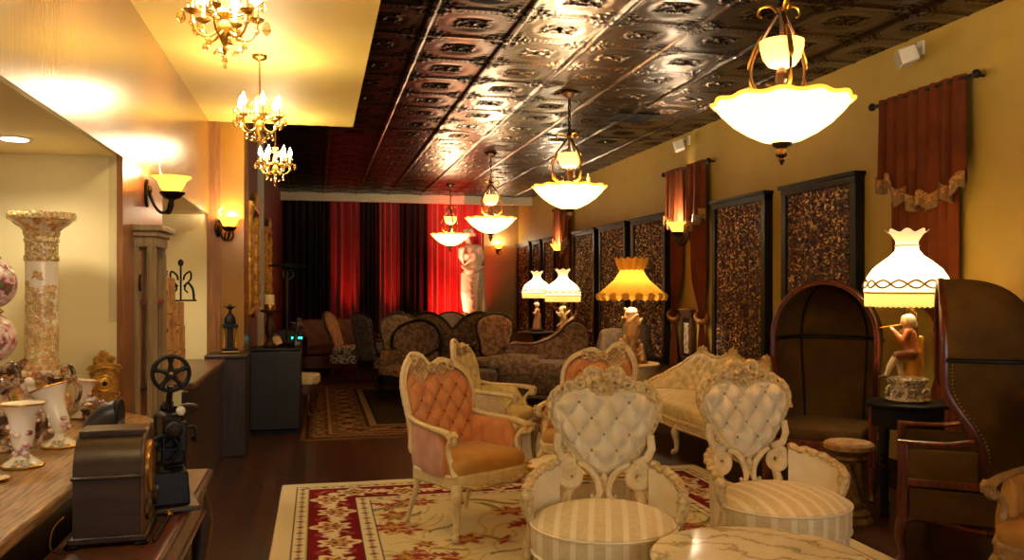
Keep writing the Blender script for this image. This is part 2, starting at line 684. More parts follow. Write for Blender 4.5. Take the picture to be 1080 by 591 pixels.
M['china_band'] = _ceramic('gold_lattice_china', '#e9dcb8', ['#c9982f', '#e8d9a8', '#b5842a', '#f0e6cc'], 46, .2, bump=.6)
M['china_blue'] = _ceramic('blue_white_china', '#cfc6bb', ['#7d7f92', '#b8a58d', '#e6ddd0', '#9a8f9c'], 40, .4, bump=.8)
M['figure'] = attr_mat('painted_china_figure', .3, .12, 60, Coat_Weight=.4)
M['china_white'] = simple('white_china', '#f2ece0', None, .2, Coat_Weight=.5)

M['tape'] = simple('brown_parcel_tape', '#8d5f2c', None, .35)
def _card():
    t = NT('printed_cardboard')
    v = t.map()
    n = t.noise(v, 6, 4)
    col = t.ramp(n.outputs[0], [(.3, '#b8844a'), (.7, '#c9965a')])
    vo = t.voro(t.map((1, 1, 1)), 26)
    sp = t.n('ShaderNodeSeparateColor'); t.l(vo.outputs['Color'], sp)
    pr = t.math('MULTIPLY', t.math('GREATER_THAN', sp.outputs[0], .84), t.math('GREATER_THAN', t.noise(v, 90, 2).outputs[0], .48))
    t.bsdf(t.mix(pr, col, '#5a3818'), .8)
    return t.m
M['cardboard'] = _card()

def _shade(name, a, emit=0.0, tr=.62, ribs=0):
    t = NT(name)
    d = t.n('ShaderNodeBsdfDiffuse'); d.inputs[0].default_value = c4(a)
    r = t.n('ShaderNodeBsdfTranslucent'); r.inputs[0].default_value = c4(a)
    mx = t.n('ShaderNodeMixShader'); mx.inputs[0].default_value = tr
    t.l(d, mx, 0, 1); t.l(r, mx, 0, 2)
    last = mx
    if emit:
        e = t.n('ShaderNodeEmission', Strength=emit); e.inputs[0].default_value = c4(a)
        ad = t.n('ShaderNodeAddShader'); t.l(mx, ad, 0, 0); t.l(e, ad, 0, 1)
        last = ad
    t.l(last, t.out)
    return t.m
M['shade_cream'] = _shade('cream_silk_shade', '#ffecb8', .30)
M['shade_gold'] = _shade('gold_silk_shade', '#d8a238', .05, .34)
M['shade_trim'] = simple('shade_braid', '#a5763a', '#8d5f2a', .7)
M['shade_fringe'] = _shade('shade_fringe', '#d9b878', .05, .45)
M['bowl_glass'] = _shade('amber_alabaster_glass', '#ffd98c', 1.9, .6)
M['bowl_small'] = _shade('amber_alabaster_cup', '#ffcf7a', .9, .6)
M['bowl_rim'] = _shade('amber_bowl_rim', '#f2b545', .75, .5)
M['sconce_glass'] = _shade('amber_sconce_glass', '#f7c25a', .8, .6)

def emis(name, c, s):
    t = NT(name)
    e = t.n('ShaderNodeEmission', Strength=s); e.inputs[0].default_value = c4(c)
    t.l(e, t.out)
    return t.m
M['bulb'] = emis('glowing_bulb', '#ffe6b0', 60)
M['can_light'] = emis('recessed_lamp', '#fff2dc', 12)
M['led_cyan'] = emis('cyan_led', '#2affd0', 3)
M['led_red'] = emis('red_led', '#ff3018', 3)
M['red_lens'] = emis('red_flood_lens', '#ff2010', 6)

def _crystal():
    t = NT('cut_crystal')
    g = t.n('ShaderNodeBsdfGlossy', Roughness=.06); g.inputs[0].default_value = (1, .85, .6, 1)
    tr = t.n('ShaderNodeBsdfTransparent'); tr.inputs[0].default_value = (1, .9, .7, 1)
    mx = t.n('ShaderNodeMixShader'); mx.inputs[0].default_value = .45
    t.l(tr, mx, 0, 1); t.l(g, mx, 0, 2); t.l(mx, t.out)
    return t.m
M['crystal'] = _crystal()

def _glass():
    t = NT('dark_window_glass')
    t.bsdf('#0a0806', .08)
    return t.m
M['glass_dark'] = _glass()

def _rugmat(name):
    t = NT(name)
    at = t.n('ShaderNodeAttribute', attribute_name='Col')
    v = t.map()
    n = t.noise(v, 200, 3)
    col = t.mix(.25, at.outputs[0], t.mix(n.outputs[0], '#000000', at.outputs[0]))
    t.bsdf(col, .95, 0, t.bump(n.outputs[0], .4, .006), Specular_IOR_Level=.1)
    return t.m
M['rug'] = _rugmat('woven_rug_pile')
# ------------------------------------------------------------------ camera and colour
H = 3.5           # tin ceiling
XR = 4.55         # right wall
T = .665          # tin tile
cam_d = bpy.data.cameras.new('camera')
cam_d.sensor_width = 36
cam_d.lens = 36 * 900 / 1080
cam_d.shift_y = 7.5 / 1080
cam_d.clip_start = .05
cam = bpy.data.objects.new('camera', cam_d)
COL.objects.link(cam)
cam.location = (0, 0, 1.55)
cam.rotation_euler = (PI / 2, 0, -math.atan(205 / 900))
SC.camera = cam
vs = SC.view_settings
vs.view_transform = 'Standard'
vs.look = 'None'
vs.exposure = EXPOSURE
vs.gamma = 1
vs.use_curve_mapping = False
w = bpy.data.worlds.new('world')
SC.world = w
w.use_nodes = True
w.node_tree.nodes['Background'].inputs[0].default_value = (1, .8, .55, 1)
w.node_tree.nodes['Background'].inputs[1].default_value = .05

# ------------------------------------------------------------------ room shell
Y0, Y1 = -3.2, 19.6
struct('floor', MB().bx(-2.2, XR + .1, Y0, Y1, -.1, 0), M['floor'])
struct('wall_right', MB().bx(XR, XR + .15, Y0, Y1, 0, H), M['plaster_gold'])
struct('wall_back', MB().bx(-2.2, .3, Y0 - .15, Y0, 0, H).bx(.3, 4.2, Y0 - .15, Y0, 0, .5).bx(.3, 4.2, Y0 - .15, Y0, 3.0, H).bx(4.2, XR + .15, Y0 - .15, Y0, 0, H), M['plaster_gold'])
fill_window = struct('window_9', MB().bx(.3, 4.2, Y0 - .10, Y0 - .05, .5, .56).bx(.3, 4.2, Y0 - .10, Y0 - .05, 2.94, 3.0).bx(.3, .36, Y0 - .1, Y0 - .05, .5, 3.0).bx(4.14, 4.2, Y0 - .1, Y0 - .05, .5, 3.0).bx(2.22, 2.28, Y0 - .1, Y0 - .05, .5, 3.0), M['dark_wood'])  # unseen shopfront window, added so the room front gets light
light('window_fill', (2.25, Y0 - .25, 1.8), FRONT_FILL, (1.0, .95, .88), 1, None, 'AREA', (PI / 2, 0, 0), shape='RECTANGLE', size=3.8, size_y=2.4)  # area light added outside that unseen window, filling the room front
struct('wall_far', MB().bx(-.9, XR + .15, Y1, Y1 + .15, 0, H), M['drape_dark'])
struct('wall_far_pier', MB().bx(3.72, XR, 19.3, Y1, 0, H), M['wall_tan'])
struct('wall_left_far', MB().bx(-.9, -.74, 9.2, Y1, 0, H), M['wall_red'])
struct('wall_left_niche', MB().bx(-2.2, -2.05, Y0, 9.2, 0, H), M['plaster_cream'])
struct('wall_left_fascia', MB().bx(-1.05, -1.02, Y0, 8.67, 2.25, 3.2), M['fascia'])
struct('ceiling_niche', MB().bx(-2.05, -1.05, Y0, 8.67, 2.25, 2.30), M['plaster_cream'])
struct('wall_niche_end', MB().bx(-2.05, -1.05, 4.93, 4.99, 0, 2.25), M['plaster_cream'])
struct('wall_niche_pier', MB().bx(-1.09, -1.02, 4.93, 6.13, 0, 2.25), M['panel_wood'])
struct('wall_niche_start', MB().bx(-2.05, -1.09, 6.07, 6.13, 0, 2.25), M['plaster_cream'])
struct('wall_niche_far', MB().bx(-2.05, -1.02, 8.67, 8.75, 0, 2.25), M['plaster_cream'])
struct('wall_left_pilaster', MB().bx(-1.04, -.915, 8.66, 9.3, 0, 3.5), M['panel_wood'])
struct('wall_left_pilaster_lit', MB().bx(-.915, -.70, 8.68, 9.3, 0, 3.5), M['fascia'])  # gold finish puts the sconce's light into the colour of this face
struct('wall_plinth', MB().bx(-1.0, -.645, 8.15, 8.67, 0, .90).bx(-1.0, -.63, 8.13, 8.67, .90, .93), M['dark_wood'], bevel=.006)
struct('wall_wainscot', MB().bx(-.88, -.845, 6.0, 8.15, 0, .85), M['dark_wood'])
struct('trim_1', MB().bx(-2.05, -.815, 6.13, 8.13, .85, .90), M['mid_wood'], bevel=.01)
struct('trim_2', MB().bx(-.74, -.665, 11.2, 11.28, 0, H), M['white_paint'])
struct('trim_3', MB().bx(-.74, XR, 18.0, 18.14, 3.33, H), M['white_paint'])
struct('ceiling_soffit', MB().bx(-1.05, .343, Y0, 8.67, 3.15, 3.2), M['soffit_paint'])
struct('ceiling_soffit_side', MB().bx(.30, .343, Y0, 8.67, 3.2, H).bx(-1.05, .343, 8.63, 8.67, 3.2, H), M['black'])
struct('baseboard_right', MB().bx(XR - .025, XR, Y0, 19.3, 0, .16), M['dark_wood'])


def tin_ceiling():
    xs = np.arange(-.80, XR + .014, .014)
    ys = np.concatenate([np.arange(1.5, 11, .014), np.arange(11, Y1 + .03, .03)])
    X, Y = np.meshgrid(xs, ys)
    u = ((X - 2.117) / T) % 1.0
    v = ((Y - 5.90) / T) % 1.0
    u = np.where(u > .5, u - 1, u)            # distance to the longitudinal rib, -.5...5
    v = np.where(v > .5, v - 1, v)
    uc = np.where(u > 0, u - .5, u + .5)      # from tile centre
    vc = np.where(v > 0, v - .5, v + .5)
    g = lambda d, w_: np.exp(-(d / w_) ** 2)
    box = lambda d, w_, e_: np.clip((w_ - np.abs(d)) / e_ + .5, 0, 1)
    U, W = np.abs(u), np.abs(v)
    h = .013 * box(u, .040, .012) + .010 * g(u - .022, .010) + .010 * g(u + .022, .010)
    h += .007 * box(v, .030, .012)
    bead = .5 + .5 * np.cos(2 * PI * X / (T / 16))
    h += .010 * g(W - .058, .013) * bead
    beadu = .5 + .5 * np.cos(2 * PI * Y / (T / 16))
    h += .006 * g(U - .075, .012) * beadu
    r = np.hypot(uc, vc)
    an = np.arctan2(vc, uc)
    # oval rope in the middle, with two ropes crossing through it
    ro = np.hypot(uc / 1.15, vc / .9)
    h += .015 * g(ro - .155, .016) * (.65 + .35 * np.cos(an * 20))
    for s_ in (-1, 1):
        dd = (uc * .62 + s_ * vc * .78)
        al = (-uc * .78 + s_ * vc * .62)
        h += .014 * g(dd, .014) * box(al, .25, .03) * (.7 + .3 * np.cos(al * 140))
    h += .012 * g(r, .03)
    # leafy filling towards the corners
    cu, cv = .5 - np.abs(uc), .5 - np.abs(vc)
    rc = np.hypot(cu, cv)
    ac = np.arctan2(cv, cu)
    h += .009 * g(rc - .225 - .03 * np.cos(ac * 12), .014)
    h += .008 * g(rc - .15 - .02 * np.cos(ac * 8), .012)
    h += .008 * g(np.hypot(cu - .13, cv - .13), .022)
    h += .006 * g(np.hypot(cu - .30, cv - .12), .02) + .006 * g(np.hypot(cu - .12, cv - .30), .02)
    h -= .010 * np.clip(1 - (r / .30) ** 2, 0, 1)
    co = np.stack([X, Y, H - h], -1).reshape(-1, 3)
    nx, ny = len(xs), len(ys)
    idx = np.arange(nx * ny).reshape(ny, nx)
    q = np.stack([idx[:-1, :-1], idx[1:, :-1], idx[1:, 1:], idx[:-1, 1:]], -1).reshape(-1, 4)
    me = bpy.data.meshes.new('ceiling')
    me.vertices.add(len(co)); me.vertices.foreach_set('co', co.ravel())
    me.loops.add(q.size); me.loops.foreach_set('vertex_index', q.ravel().astype(np.int32))
    me.polygons.add(len(q))
    me.polygons.foreach_set('loop_start', np.arange(0, q.size, 4, dtype=np.int32))
    me.polygons.foreach_set('use_smooth', np.ones(len(q), bool))
    me.update(calc_edges=True)
    return me
o = part('ceiling', tin_ceiling(), M['tin'])
o['kind'] = 'structure'
struct('ceiling_slab', MB().bx(-2.2, XR + .15, Y0, Y1, H + .03, H + .12), M['black'])
struct('ceiling_near', MB().bx(.343, XR, Y0, 1.55, H - .002, H + .02), M['tin'])

# ------------------------------------------------------------------ windows on the right wall, each with a sequinned drape
def drape_grid(x, ya, yb, z0, z1, amp, waves, seed=0, nu=None, pinch=0):
    rnd = random.Random(seed)
    ph = [rnd.uniform(0, 6.3) for _ in range(4)]
    def fn(u, v):
        yy = ya + (yb - ya) * u
        a = amp * (.6 + .4 * (1 - v))
        d = a * (math.sin(u * waves * 2 * PI + ph[0]) + .45 * math.sin(u * waves * 4.7 + ph[1] + v * 1.2) + .3 * math.sin(u * 13 + ph[2]))
        return (x + d, yy, z0 + (z1 - z0) * v)
    return MB().grid(fn, nu or int(waves * 12), 14)

wins = [(6.43, 7.63), (7.94, 9.15), (10.52, 11.75), (12.02, 13.23), (13.47, 14.72), (15.95, 16.75), (17.0, 17.65), (17.9, 19.1)]
wlab = ['brown sequinned drape in the wide dark window frame behind the left hooded chair',
        'brown sequinned drape in the dark window frame just right of the sconce curtains',
        'brown sequinned drape in the window just left of the sconce curtains',
        'brown sequinned drape behind the gold pagoda shaded lamp',
        'brown sequinned drape right of the narrow rust curtains, lit by the white shaded lamp',
        'narrow brown sequinned drape just left of the small far rust curtains',
        'narrow brown sequinned drape, second window from the far tan pier',
        'narrow brown sequinned drape in the farthest window, beside the tan pier']
for i, (a, b) in enumerate(wins):
    z0, z1, c = .58, 2.53, .085
    wn = struct('window_%d' % (i + 1), MB().bx(XR - .012, XR + .01, a + c, b - c, z0 + c, z1 - c), M['glass_dark'])
    f = MB()
    f.bx(XR - .09, XR + .02, a, a + c, z0, z1).bx(XR - .09, XR + .02, b - c, b, z0, z1)
    f.bx(XR - .095, XR + .02, a, b, z1 - c, z1).bx(XR - .115, XR + .02, a - .02, b + .02, z1 - .025, z1 + .012)
    f.bx(XR - .13, XR + .02, a - .03, b + .03, z0 - .04, z0 + .02)
    struct('window_frame', f, M['black'], wn, bevel=.004)
    d = single('sequin_drape', drape_grid(XR - .056, a + c * .8, b - c * .8, z0 + .02, z1 - c + .02, .025, max(5, int((b - a) * 9)), i),
               M['sequin'], wlab[i], 'drape', group='sequinned window drapes')

# ------------------------------------------------------------------ rust curtains on rods
def rust_curtain(name_label, y0, y1, panels, dip, z_rod=3.03, seed=0, tie_z=1.18):
    """panels: list of (ya, yb, y_tie); a hemmed swag over each and a tied drape to the floor"""
    t = thing('rust_curtain', name_label, 'curtain', (XR, (y0 + y1) / 2, 0), 0, 'rust velvet wall curtains')
    ym = (y0 + y1) / 2
    m = MB().tube([(-.10, y0 - ym - .06, z_rod), (-.10, y1 - ym + .06, z_rod)], .013, 8)
    for yy in (y0 - ym - .07, y1 - ym + .07):
        m.sph((-.10, yy, z_rod), .032, 12, 8)
    for yy in (y0 - ym - .03, y1 - ym + .03):
        m.tube([(-.10, yy, z_rod), (0, yy, z_rod)], .010, 6)
    part('rod', m, M['iron'], t)
    for k, (ya, yb, yt) in enumerate(panels):
        a, b = ya - ym, yb - ym
        hem = lambda u: dip(u if len(panels) == 1 else (u if k == 0 else 1 - u))
        nf = max(5, int((b - a) * 9))
        def fold(u):
            return .022 * math.sin(u * nf * 2 * PI + seed) + .012 * math.sin(u * nf * 3.3 * PI + 1 + k)
        def valance(u, v):
            z = hem(u) + (z_rod + .03 - hem(u)) * v
            return (-.11 + fold(u) * (1.2 - .7 * v), a + (b - a) * u, z)
        vo = part('valance', MB().grid(valance, 60, 16), M['drape_rust'], t)
        part('beaded_band', MB().grid(lambda u, v: (-.128 + fold(u) * 1.25, a + (b - a) * u, hem(u) + .012 + .062 * v), 60, 2), M['drape_trim'], vo)
        part('fringe', MB().grid(lambda u, v: (-.126 + fold(u) * 1.2 + .006 * math.sin(u * 400), a + (b - a) * u, hem(u) + .012 - .058 * (1 - v) * (1 + .12 * math.sin(u * 90))), 140, 2), M['fringe'], vo)
        tt = yt - ym
        hw = (b - a) * .38
        def tail(u, v):
            z = .05 + (z_rod - .25) * v
            dz = z - tie_z
            pin = math.exp(-(dz / .33) ** 2)
            cy = (a + b) / 2 + (tt - (a + b) / 2) * (pin if dz > 0 else 1)
            wd = hw * (1 - .72 * pin) * (1 if dz > 0 else .62)
            f = .030 * math.sin(u * 7 * 2 * PI + seed + k) * (1 - .4 * pin)
            return (-.065 + f * .8, cy + wd * (2 * u - 1), z)
        tl = part('tied_drape', MB().grid(tail, 56, 26), M['drape_rust'], t)
        ring = [(-.065 + .055 * math.cos(q), tt + (hw * .30 + .03) * math.sin(q), tie_z + .05 * math.sin(q + .6)) for q in np.linspace(0, 2 * PI, 25)[:-1]]
        part('tieback', MB().tube(ring, .03, 8, closed=True, flat=1.6), M['drape_trim'], tl)
    return t

zig = lambda u: 2.17 + .26 * abs(u - .42) + .035 * math.sin(u * 5 * 2 * PI) + (.07 if u > .8 else 0)
rust_curtain('wide rust velvet curtain hung on the wall behind the large white shaded lamp', 5.12, 6.12, [(5.14, 6.10, 5.34)], zig)
swag = lambda u: 2.24 + .16 * (1 - u) + .02 * math.sin(u * 18)
rust_curtain('pair of rust velvet curtains framing the lit sconce above the cream sofa', 9.28, 10.46, [(9.30, 9.82, 9.46), (9.96, 10.44, 10.28)], swag, seed=2)
rust_curtain('pair of rust velvet curtains around the sconce above the two far white lamps', 14.86, 15.86, [(14.88, 15.30, 15.0), (15.42, 15.84, 15.72)], swag, seed=4)

# ------------------------------------------------------------------ stage drapes at the far end
def stage_drape(xa, xb, m, label, seed, y=19.25):
    rnd = random.Random(seed)
    n = max(4, int((xb - xa) * 7))
    ph = rnd.uniform(0, 6)
    def fn(u, v):
        f = .055 * math.sin(u * n * 2 * PI + ph) + .03 * math.sin(u * n * 3.1 * PI + ph * 2)
        return (xa + (xb - xa) * u, y + f * (1 - .35 * v), .02 + (3.44 - .02) * v)
    return single('stage_drape', MB().grid(fn, n * 12, 8), m, label, 'drape', group='tall drapes across the far end')
stage_drape(-.70, -.12, M['drape_dark'], 'black full height drape at the left corner of the far end', 1, 19.2)
stage_drape(-.10, .22, M['drape_dark'], 'narrow black drape at the far end, just left of the red drapes', 2)
stage_drape(.24, .92, M['drape_red'], 'red drape at far end with the leftmost red upward glow', 3)
stage_drape(.95, 1.30, M['drape_dark'], 'dark drape strip between the two left red glows', 4, 19.2)
stage_drape(1.32, 1.80, M['drape_red'], 'red drape with the middle upward red glow', 5)
stage_drape(1.82, 2.40, M['drape_dark'], 'dark drape between the middle glow and the bright red drape', 6, 19.2)
stage_drape(2.42, 3.72, M['drape_red'], 'bright red drape directly behind the white statue', 7)

# ------------------------------------------------------------------ rugs
def rug(name, label, loc, sx, sy, res, paint, r=0):
    nx, ny = int(sx / res), int(sy / res)
    xs, ys = np.linspace(0, sx, nx + 1), np.linspace(0, -sy, ny + 1)
    X, Y = np.meshgrid(xs, ys)
    rng = np.random.default_rng(3)
    Z = .012 + .001 * np.sin(X * 9) * np.cos(Y * 7)
    edge = np.minimum(np.minimum(X, sx - X), np.minimum(-Y, sy + Y))
    Z = np.where(edge <= 0, 0.001, Z)
    co = np.stack([X, Y, Z], -1).reshape(-1, 3)
    idx = np.arange((nx + 1) * (ny + 1)).reshape(ny + 1, nx + 1)
    q = np.stack([idx[:-1, :-1], idx[1:, :-1], idx[1:, 1:], idx[:-1, 1:]], -1).reshape(-1, 4)
    me = bpy.data.meshes.new(name)
    me.vertices.add(len(co)); me.vertices.foreach_set('co', co.ravel())
    me.loops.add(q.size); me.loops.foreach_set('vertex_index', q.ravel().astype(np.int32))
    me.polygons.add(len(q))
    me.polygons.foreach_set('loop_start', np.arange(0, q.size, 4, dtype=np.int32))
    me.update(calc_edges=True)
    c = np.ones((len(co), 4), np.float32)
    c[:, :3] = paint(X, -Y, edge).reshape(-1, 3)
    at = me.color_attributes.new('Col', 'FLOAT_COLOR', 'POINT')
    at.data.foreach_set('color', c.ravel())
    return single(name, me, M['rug'], label, 'rug', loc, r, smooth=0)


def palmettes(img, s, t, period, width, cols, seed):
    """row of palmette flowers: s along the border, t across it (0..width)"""
    k = np.floor(s / period)
    a = (s / period - k - .5) * 2           # -1..1 along
    b = (t / width - .5) * 2                # -1..1 across
    flip = np.where(k % 2 == 0, 1, -1)
    bb = b * flip
    r = np.hypot(a * .95, bb * .8)
    th = np.arctan2(a, bb)
    pet = .60 + .11 * np.cos(th * 7) + .12 * np.cos(th)
    m = r < pet
    img[m] = cols[0]
    img[(r < pet - .17)] = cols[1]
    img[(r < pet - .28)] = cols[2]
    img[(r < pet - .42)] = cols[4]
    img[(r < .09)] = cols[3]
    # leafy vine between flowers
    vine = np.abs(bb - .62 * np.cos(a * PI)) < .075
    img[vine & ~m] = cols[4]
    lf = (np.abs(np.abs(a) - .86) + .55 * np.abs(bb - .18 * np.sin(a * 9)) < .24) & ~m
    img[lf] = cols[0]
    lf2 = (np.hypot((np.abs(a) - .92) * 1.6, (np.abs(bb) - .62)) < .16) & ~m
    img[lf2] = cols[2]


def paint_cream(X, Y, e):
    img = np.zeros(X.shape + (3,), np.float32)
    C = {k: np.array(hexc(v)) for k, v in dict(cream='#e3d2a8', field='#dccb9c', red='#7d0f1c', tan='#c2a56a', gold='#b58a3a', dk='#3d2417', blue='#8e9a94', rose='#9a3a34', green='#75703f').items()}
    img[:] = C['cream']
    sx, sy = X.max(), Y.max()
    vert = np.minimum(X, sx - X) < np.minimum(Y, sy - Y)
    s = np.where(vert, Y, X)
    rings = [(.113, .120, 'dk'), (.120, .205, 'tan'), (.205, .213, 'dk'), (.213, .535, 'red'), (.535, .543, 'dk'), (.543, .632, 'cream'), (.632, .640, 'dk')]
    for a, b, c in rings:
        img[(e >= a) & (e < b)] = C[c]
    img[(e >= .126) & (e < .199)] = C['cream']
    for lo, hi in ((.126, .199), (.547, .628)):
        k = (e >= lo) & (e < hi)
        a = (s / .13 % 1 - .5) * 2
        b = ((e - lo) / (hi - lo) - .5) * 2
        d = np.abs(a) + np.abs(b) * .8
        img[k & (d < .62)] = C['blue']
        img[k & (d < .34)] = C['rose']
        img[k & (np.hypot(np.abs(a) - .95, b) < .3)] = C['gold']
    k = (e >= .218) & (e < .531)
    sub = img[k]
    palmettes(sub, s[k], e[k] - .218, .36, .313, [C['cream'], C['tan'], C['rose'], C['dk'], C['tan']], 0)
    img[k] = sub
    k = e >= .640
    rng = np.random.default_rng(11)
    img[k] = C['field']
    fl = img[k]
    px, py = X[k], Y[k]
    for i in range(130):
        cx, cy = rng.uniform(.7, sx - .7), rng.uniform(.7, sy - .7)
        an, sz = rng.uniform(0, 6.28), rng.uniform(.08, .19)
        dx, dy = (px - cx) * math.cos(an) + (py - cy) * math.sin(an), -(px - cx) * math.sin(an) + (py - cy) * math.cos(an)
        r = np.hypot(dx, dy) / sz
        th = np.arctan2(dy, dx)
        kind = i % 3
        if kind == 0:
            pet = .75 + .25 * np.cos(th * 6)
            fl[r < pet] = C['tan']; fl[r < pet * .75] = C['rose']; fl[r < pet * .4] = C['gold']
        elif kind == 1:
            lf = np.abs(dy) < .35 * sz * np.clip(1 - (dx / (sz * 1.3)) ** 2, 0, 1) * (1 + .4 * np.sin(dx / sz * 14))
            fl[lf] = C['rose']; fl[np.abs(dy) < .008 + 0 * dy] = fl[np.abs(dy) < .008]
        else:
            lf = np.abs(dy - .3 * sz * np.sin(dx / sz * 2)) < .22 * sz * np.clip(1 - (dx / (sz * 1.5)) ** 2, 0, 1)
            fl[lf] = C['green']
        vine = (np.abs(dy - .5 * sz * np.sin(dx / sz * 1.4)) < .007) & (np.abs(dx) < sz * 2.6)
        fl[vine] = C['tan']
    img[k] = fl
    return img


def paint_brown(X, Y, e):
    img = np.zeros(X.shape + (3,), np.float32)
    C = {k: np.array(hexc(v)) for k, v in dict(a='#6b4a2a', b='#5a2f1c', c='#3d2f1d', tan='#93734a', dk='#24150d', red='#5e2016').items()}
    img[:] = C['a']
    sx, sy = X.max(), Y.max()
    vert = np.minimum(X, sx - X) < np.minimum(Y, sy - Y)
    s = np.where(vert, Y, X)
    for a, b, c in [(.06, .09, 'dk'), (.09, .30, 'b'), (.30, .33, 'tan'), (.33, .72, 'a'), (.72, .75, 'dk'), (.75, .82, 'tan'), (.82, .85, 'dk')]:
        img[(e >= a) & (e < b)] = C[c]
    k = (e >= .34) & (e < .71)
    sub = img[k]
    palmettes(sub, s[k], e[k] - .34, .42, .37, [C['tan'], C['b'], C['red'], C['dk'], C['c']], 0)
    img[k] = sub
    k = (e >= .10) & (e < .29)
    sub = img[k]
    palmettes(sub, s[k], e[k] - .10, .24, .19, [C['tan'], C['c'], C['a'], C['dk'], C['a']], 0)
    img[k] = sub
    img[e >= .85] = C['c']
    return img

rug('floral_rug', 'cream floral rug with dark red palmette border under the white chairs', (-.27, 6.86, 0), 3.46, 4.7, .0085, paint_cream)
rug('floral_rug', 'dim brown bordered rug beyond the peach armchair, by the black cabinet', (-.18, 13.8, 0), 2.9, 4.98, .016, paint_brown)
# ------------------------------------------------------------------ pendants
def make_pendant(label, loc, power=1.0):
    t = thing('bowl_pendant', label, 'pendant lamp', loc, 0, 'bowl pendants in a row under the tin ceiling')
    part('ceiling_canopy', MB().lathe([(.02, 0), (.085, 0), (.085, -.02), (.06, -.045), (.02, -.07)], 20), M['bronze'], t)
    m = MB()
    for k in range(6):
        z = -.07 - k * .058
        ring = [((.013 * math.cos(a)), 0, z - .028 + .036 * math.sin(a)) for a in np.linspace(0, 2 * PI, 13)[:-1]]
        if k % 2:
            ring = [(0, p[0], p[2]) for p in ring]
        m.tube(ring, .005, 6, closed=True)
    part('chain', m, M['iron'], t)
    part('stem', MB().lathe([(.006, -.40), (.022, -.42), (.03, -.44), (.012, -.48), (.012, -.76), (.028, -.78), (.035, -.83), (.028, -.88), (.04, -.92), (.05, -.96)], 14), M['bronze'], t)
    for k in range(3):
        a = R(120 * k + 15)
        ca, sa = math.cos(a), math.sin(a)
        def P(r, z):
            return (r * 1.2 * ca, r * 1.2 * sa, z)
        arm = cat([P(.02, -.47), P(.055, -.53), P(.105, -.63), P(.138, -.73), P(.135, -.82), P(.10, -.885), P(.06, -.89), P(.05, -.86), P(.07, -.84)], 6)
        ar = part('arm', MB().tube(arm, [.011, .011, .009, .008, .009, .010, .008, .006], 7), M['bronze'], t)
        top = cat([P(.02, -.46), P(.05, -.42), P(.095, -.42), P(.11, -.455), P(.09, -.475)], 6)
        part('scroll', MB().tube(top, [.009, .008, .006, .005], 6), M['gold'], ar)
        lf = cat([P(.062, -.535), P(.108, -.61), P(.145, -.71), P(.155, -.75)], 6)
        part('leaf', MB().tube(lf, [.004, .014, .017, .003], 6, flat=.5), M['gold'], ar)
        lf = cat([P(.148, -.80), P(.135, -.86), P(.09, -.905), P(.05, -.91)], 6)
        part('leaf', MB().tube(lf, [.004, .014, .014, .003], 6, flat=.5), M['gold'], ar)
    part('upper_cup', MB().lathe([(.028, -.765), (.072, -.75), (.10, -.71), (.115, -.655), (.117, -.62), (.111, -.62), (.105, -.66), (.095, -.705), (.06, -.735)], 28, cap=False), M['bowl_small'], t)
    def mod(a, r, z):
        k = min(1, max(0, (r - .12) / .24))
        s = math.cos(a * 12)
        return r * (1 + .020 * k * s), z + .006 * k * s * (1 if r > .25 else 0)
    prof = [(.05, -1.172), (.11, -1.155), (.19, -1.115), (.265, -1.062), (.32, -1.008), (.345, -.975), (.365, -.955), (.36, -.947), (.335, -.966), (.30, -1.005), (.24, -1.06), (.16, -1.11), (.05, -1.155)]
    part('glass_bowl', MB().lathe(prof, 72, mod=mod, cap=False), M['bowl_glass'], t)
    part('bowl_rim', MB().tube([(.363 * (1 + .020 * math.cos(a * 12)) * math.cos(a), .363 * (1 + .020 * math.cos(a * 12)) * math.sin(a), -.951 + .006 * math.cos(a * 12)) for a in np.linspace(0, 2 * PI, 145)[:-1]], .010, 7, closed=True), M['bowl_rim'], t)
    part('finial', MB().lathe([(.058, -1.165), (.05, -1.185), (.024, -1.2), (.03, -1.215), (.034, -1.235), (.014, -1.252), (.018, -1.262), (.004, -1.29)], 16), M['bronze'], t)
    light('bowl_lamp', (0, 0, -.97), 58 * power, WARM, .12, t)
    light('cup_lamp', (0, 0, -.64), 9 * power, WARM, .05, t)
    return t
p1 = make_pendant('large glowing bowl pendant nearest the camera, upper right of the photo', (2.45, 4.18, H))
p2 = copy_thing(p1, (2.45, 8.18, H), 40, 'second glowing bowl pendant, hung before the small far rust curtains')
p3 = copy_thing(p1, (2.45, 12.15, H), 75, 'third bowl pendant back along the row, right of the statue head')
p4 = copy_thing(p1, (2.45, 16.0, H), 20, 'smallest farthest bowl pendant, overlapping the statue on its left')
part('price_tag', MB().bx(-.022, .022, -.003, .003, -1.0, -.94).tube([(0, 0, -.94), (-.02, 0, -.90)], .002, 4), M['cream_cloth'], p2).location = (.17, -.12, .10)
p5 = copy_thing(p1, (2.45, .15, H), 0, 'unseen bowl pendant added behind the camera to light the room front')  # extra pendant out of view, added for light on the near furniture
for n, k in ((p2, .95), (p3, .95), (p4, .9), (p5, 3.2)):
    for ch in kids(n):
        if ch.type == 'LIGHT':
            ch.data = ch.data.copy()
            ch.data.energy *= k

# ------------------------------------------------------------------ crystal chandeliers
def drop_mesh(r, h):
    return MB().lathe([(r * .15, 0), (r * .5, -h * .1), (r, -h * .62), (r * .55, -h * .9), (r * .05, -h)], 6)

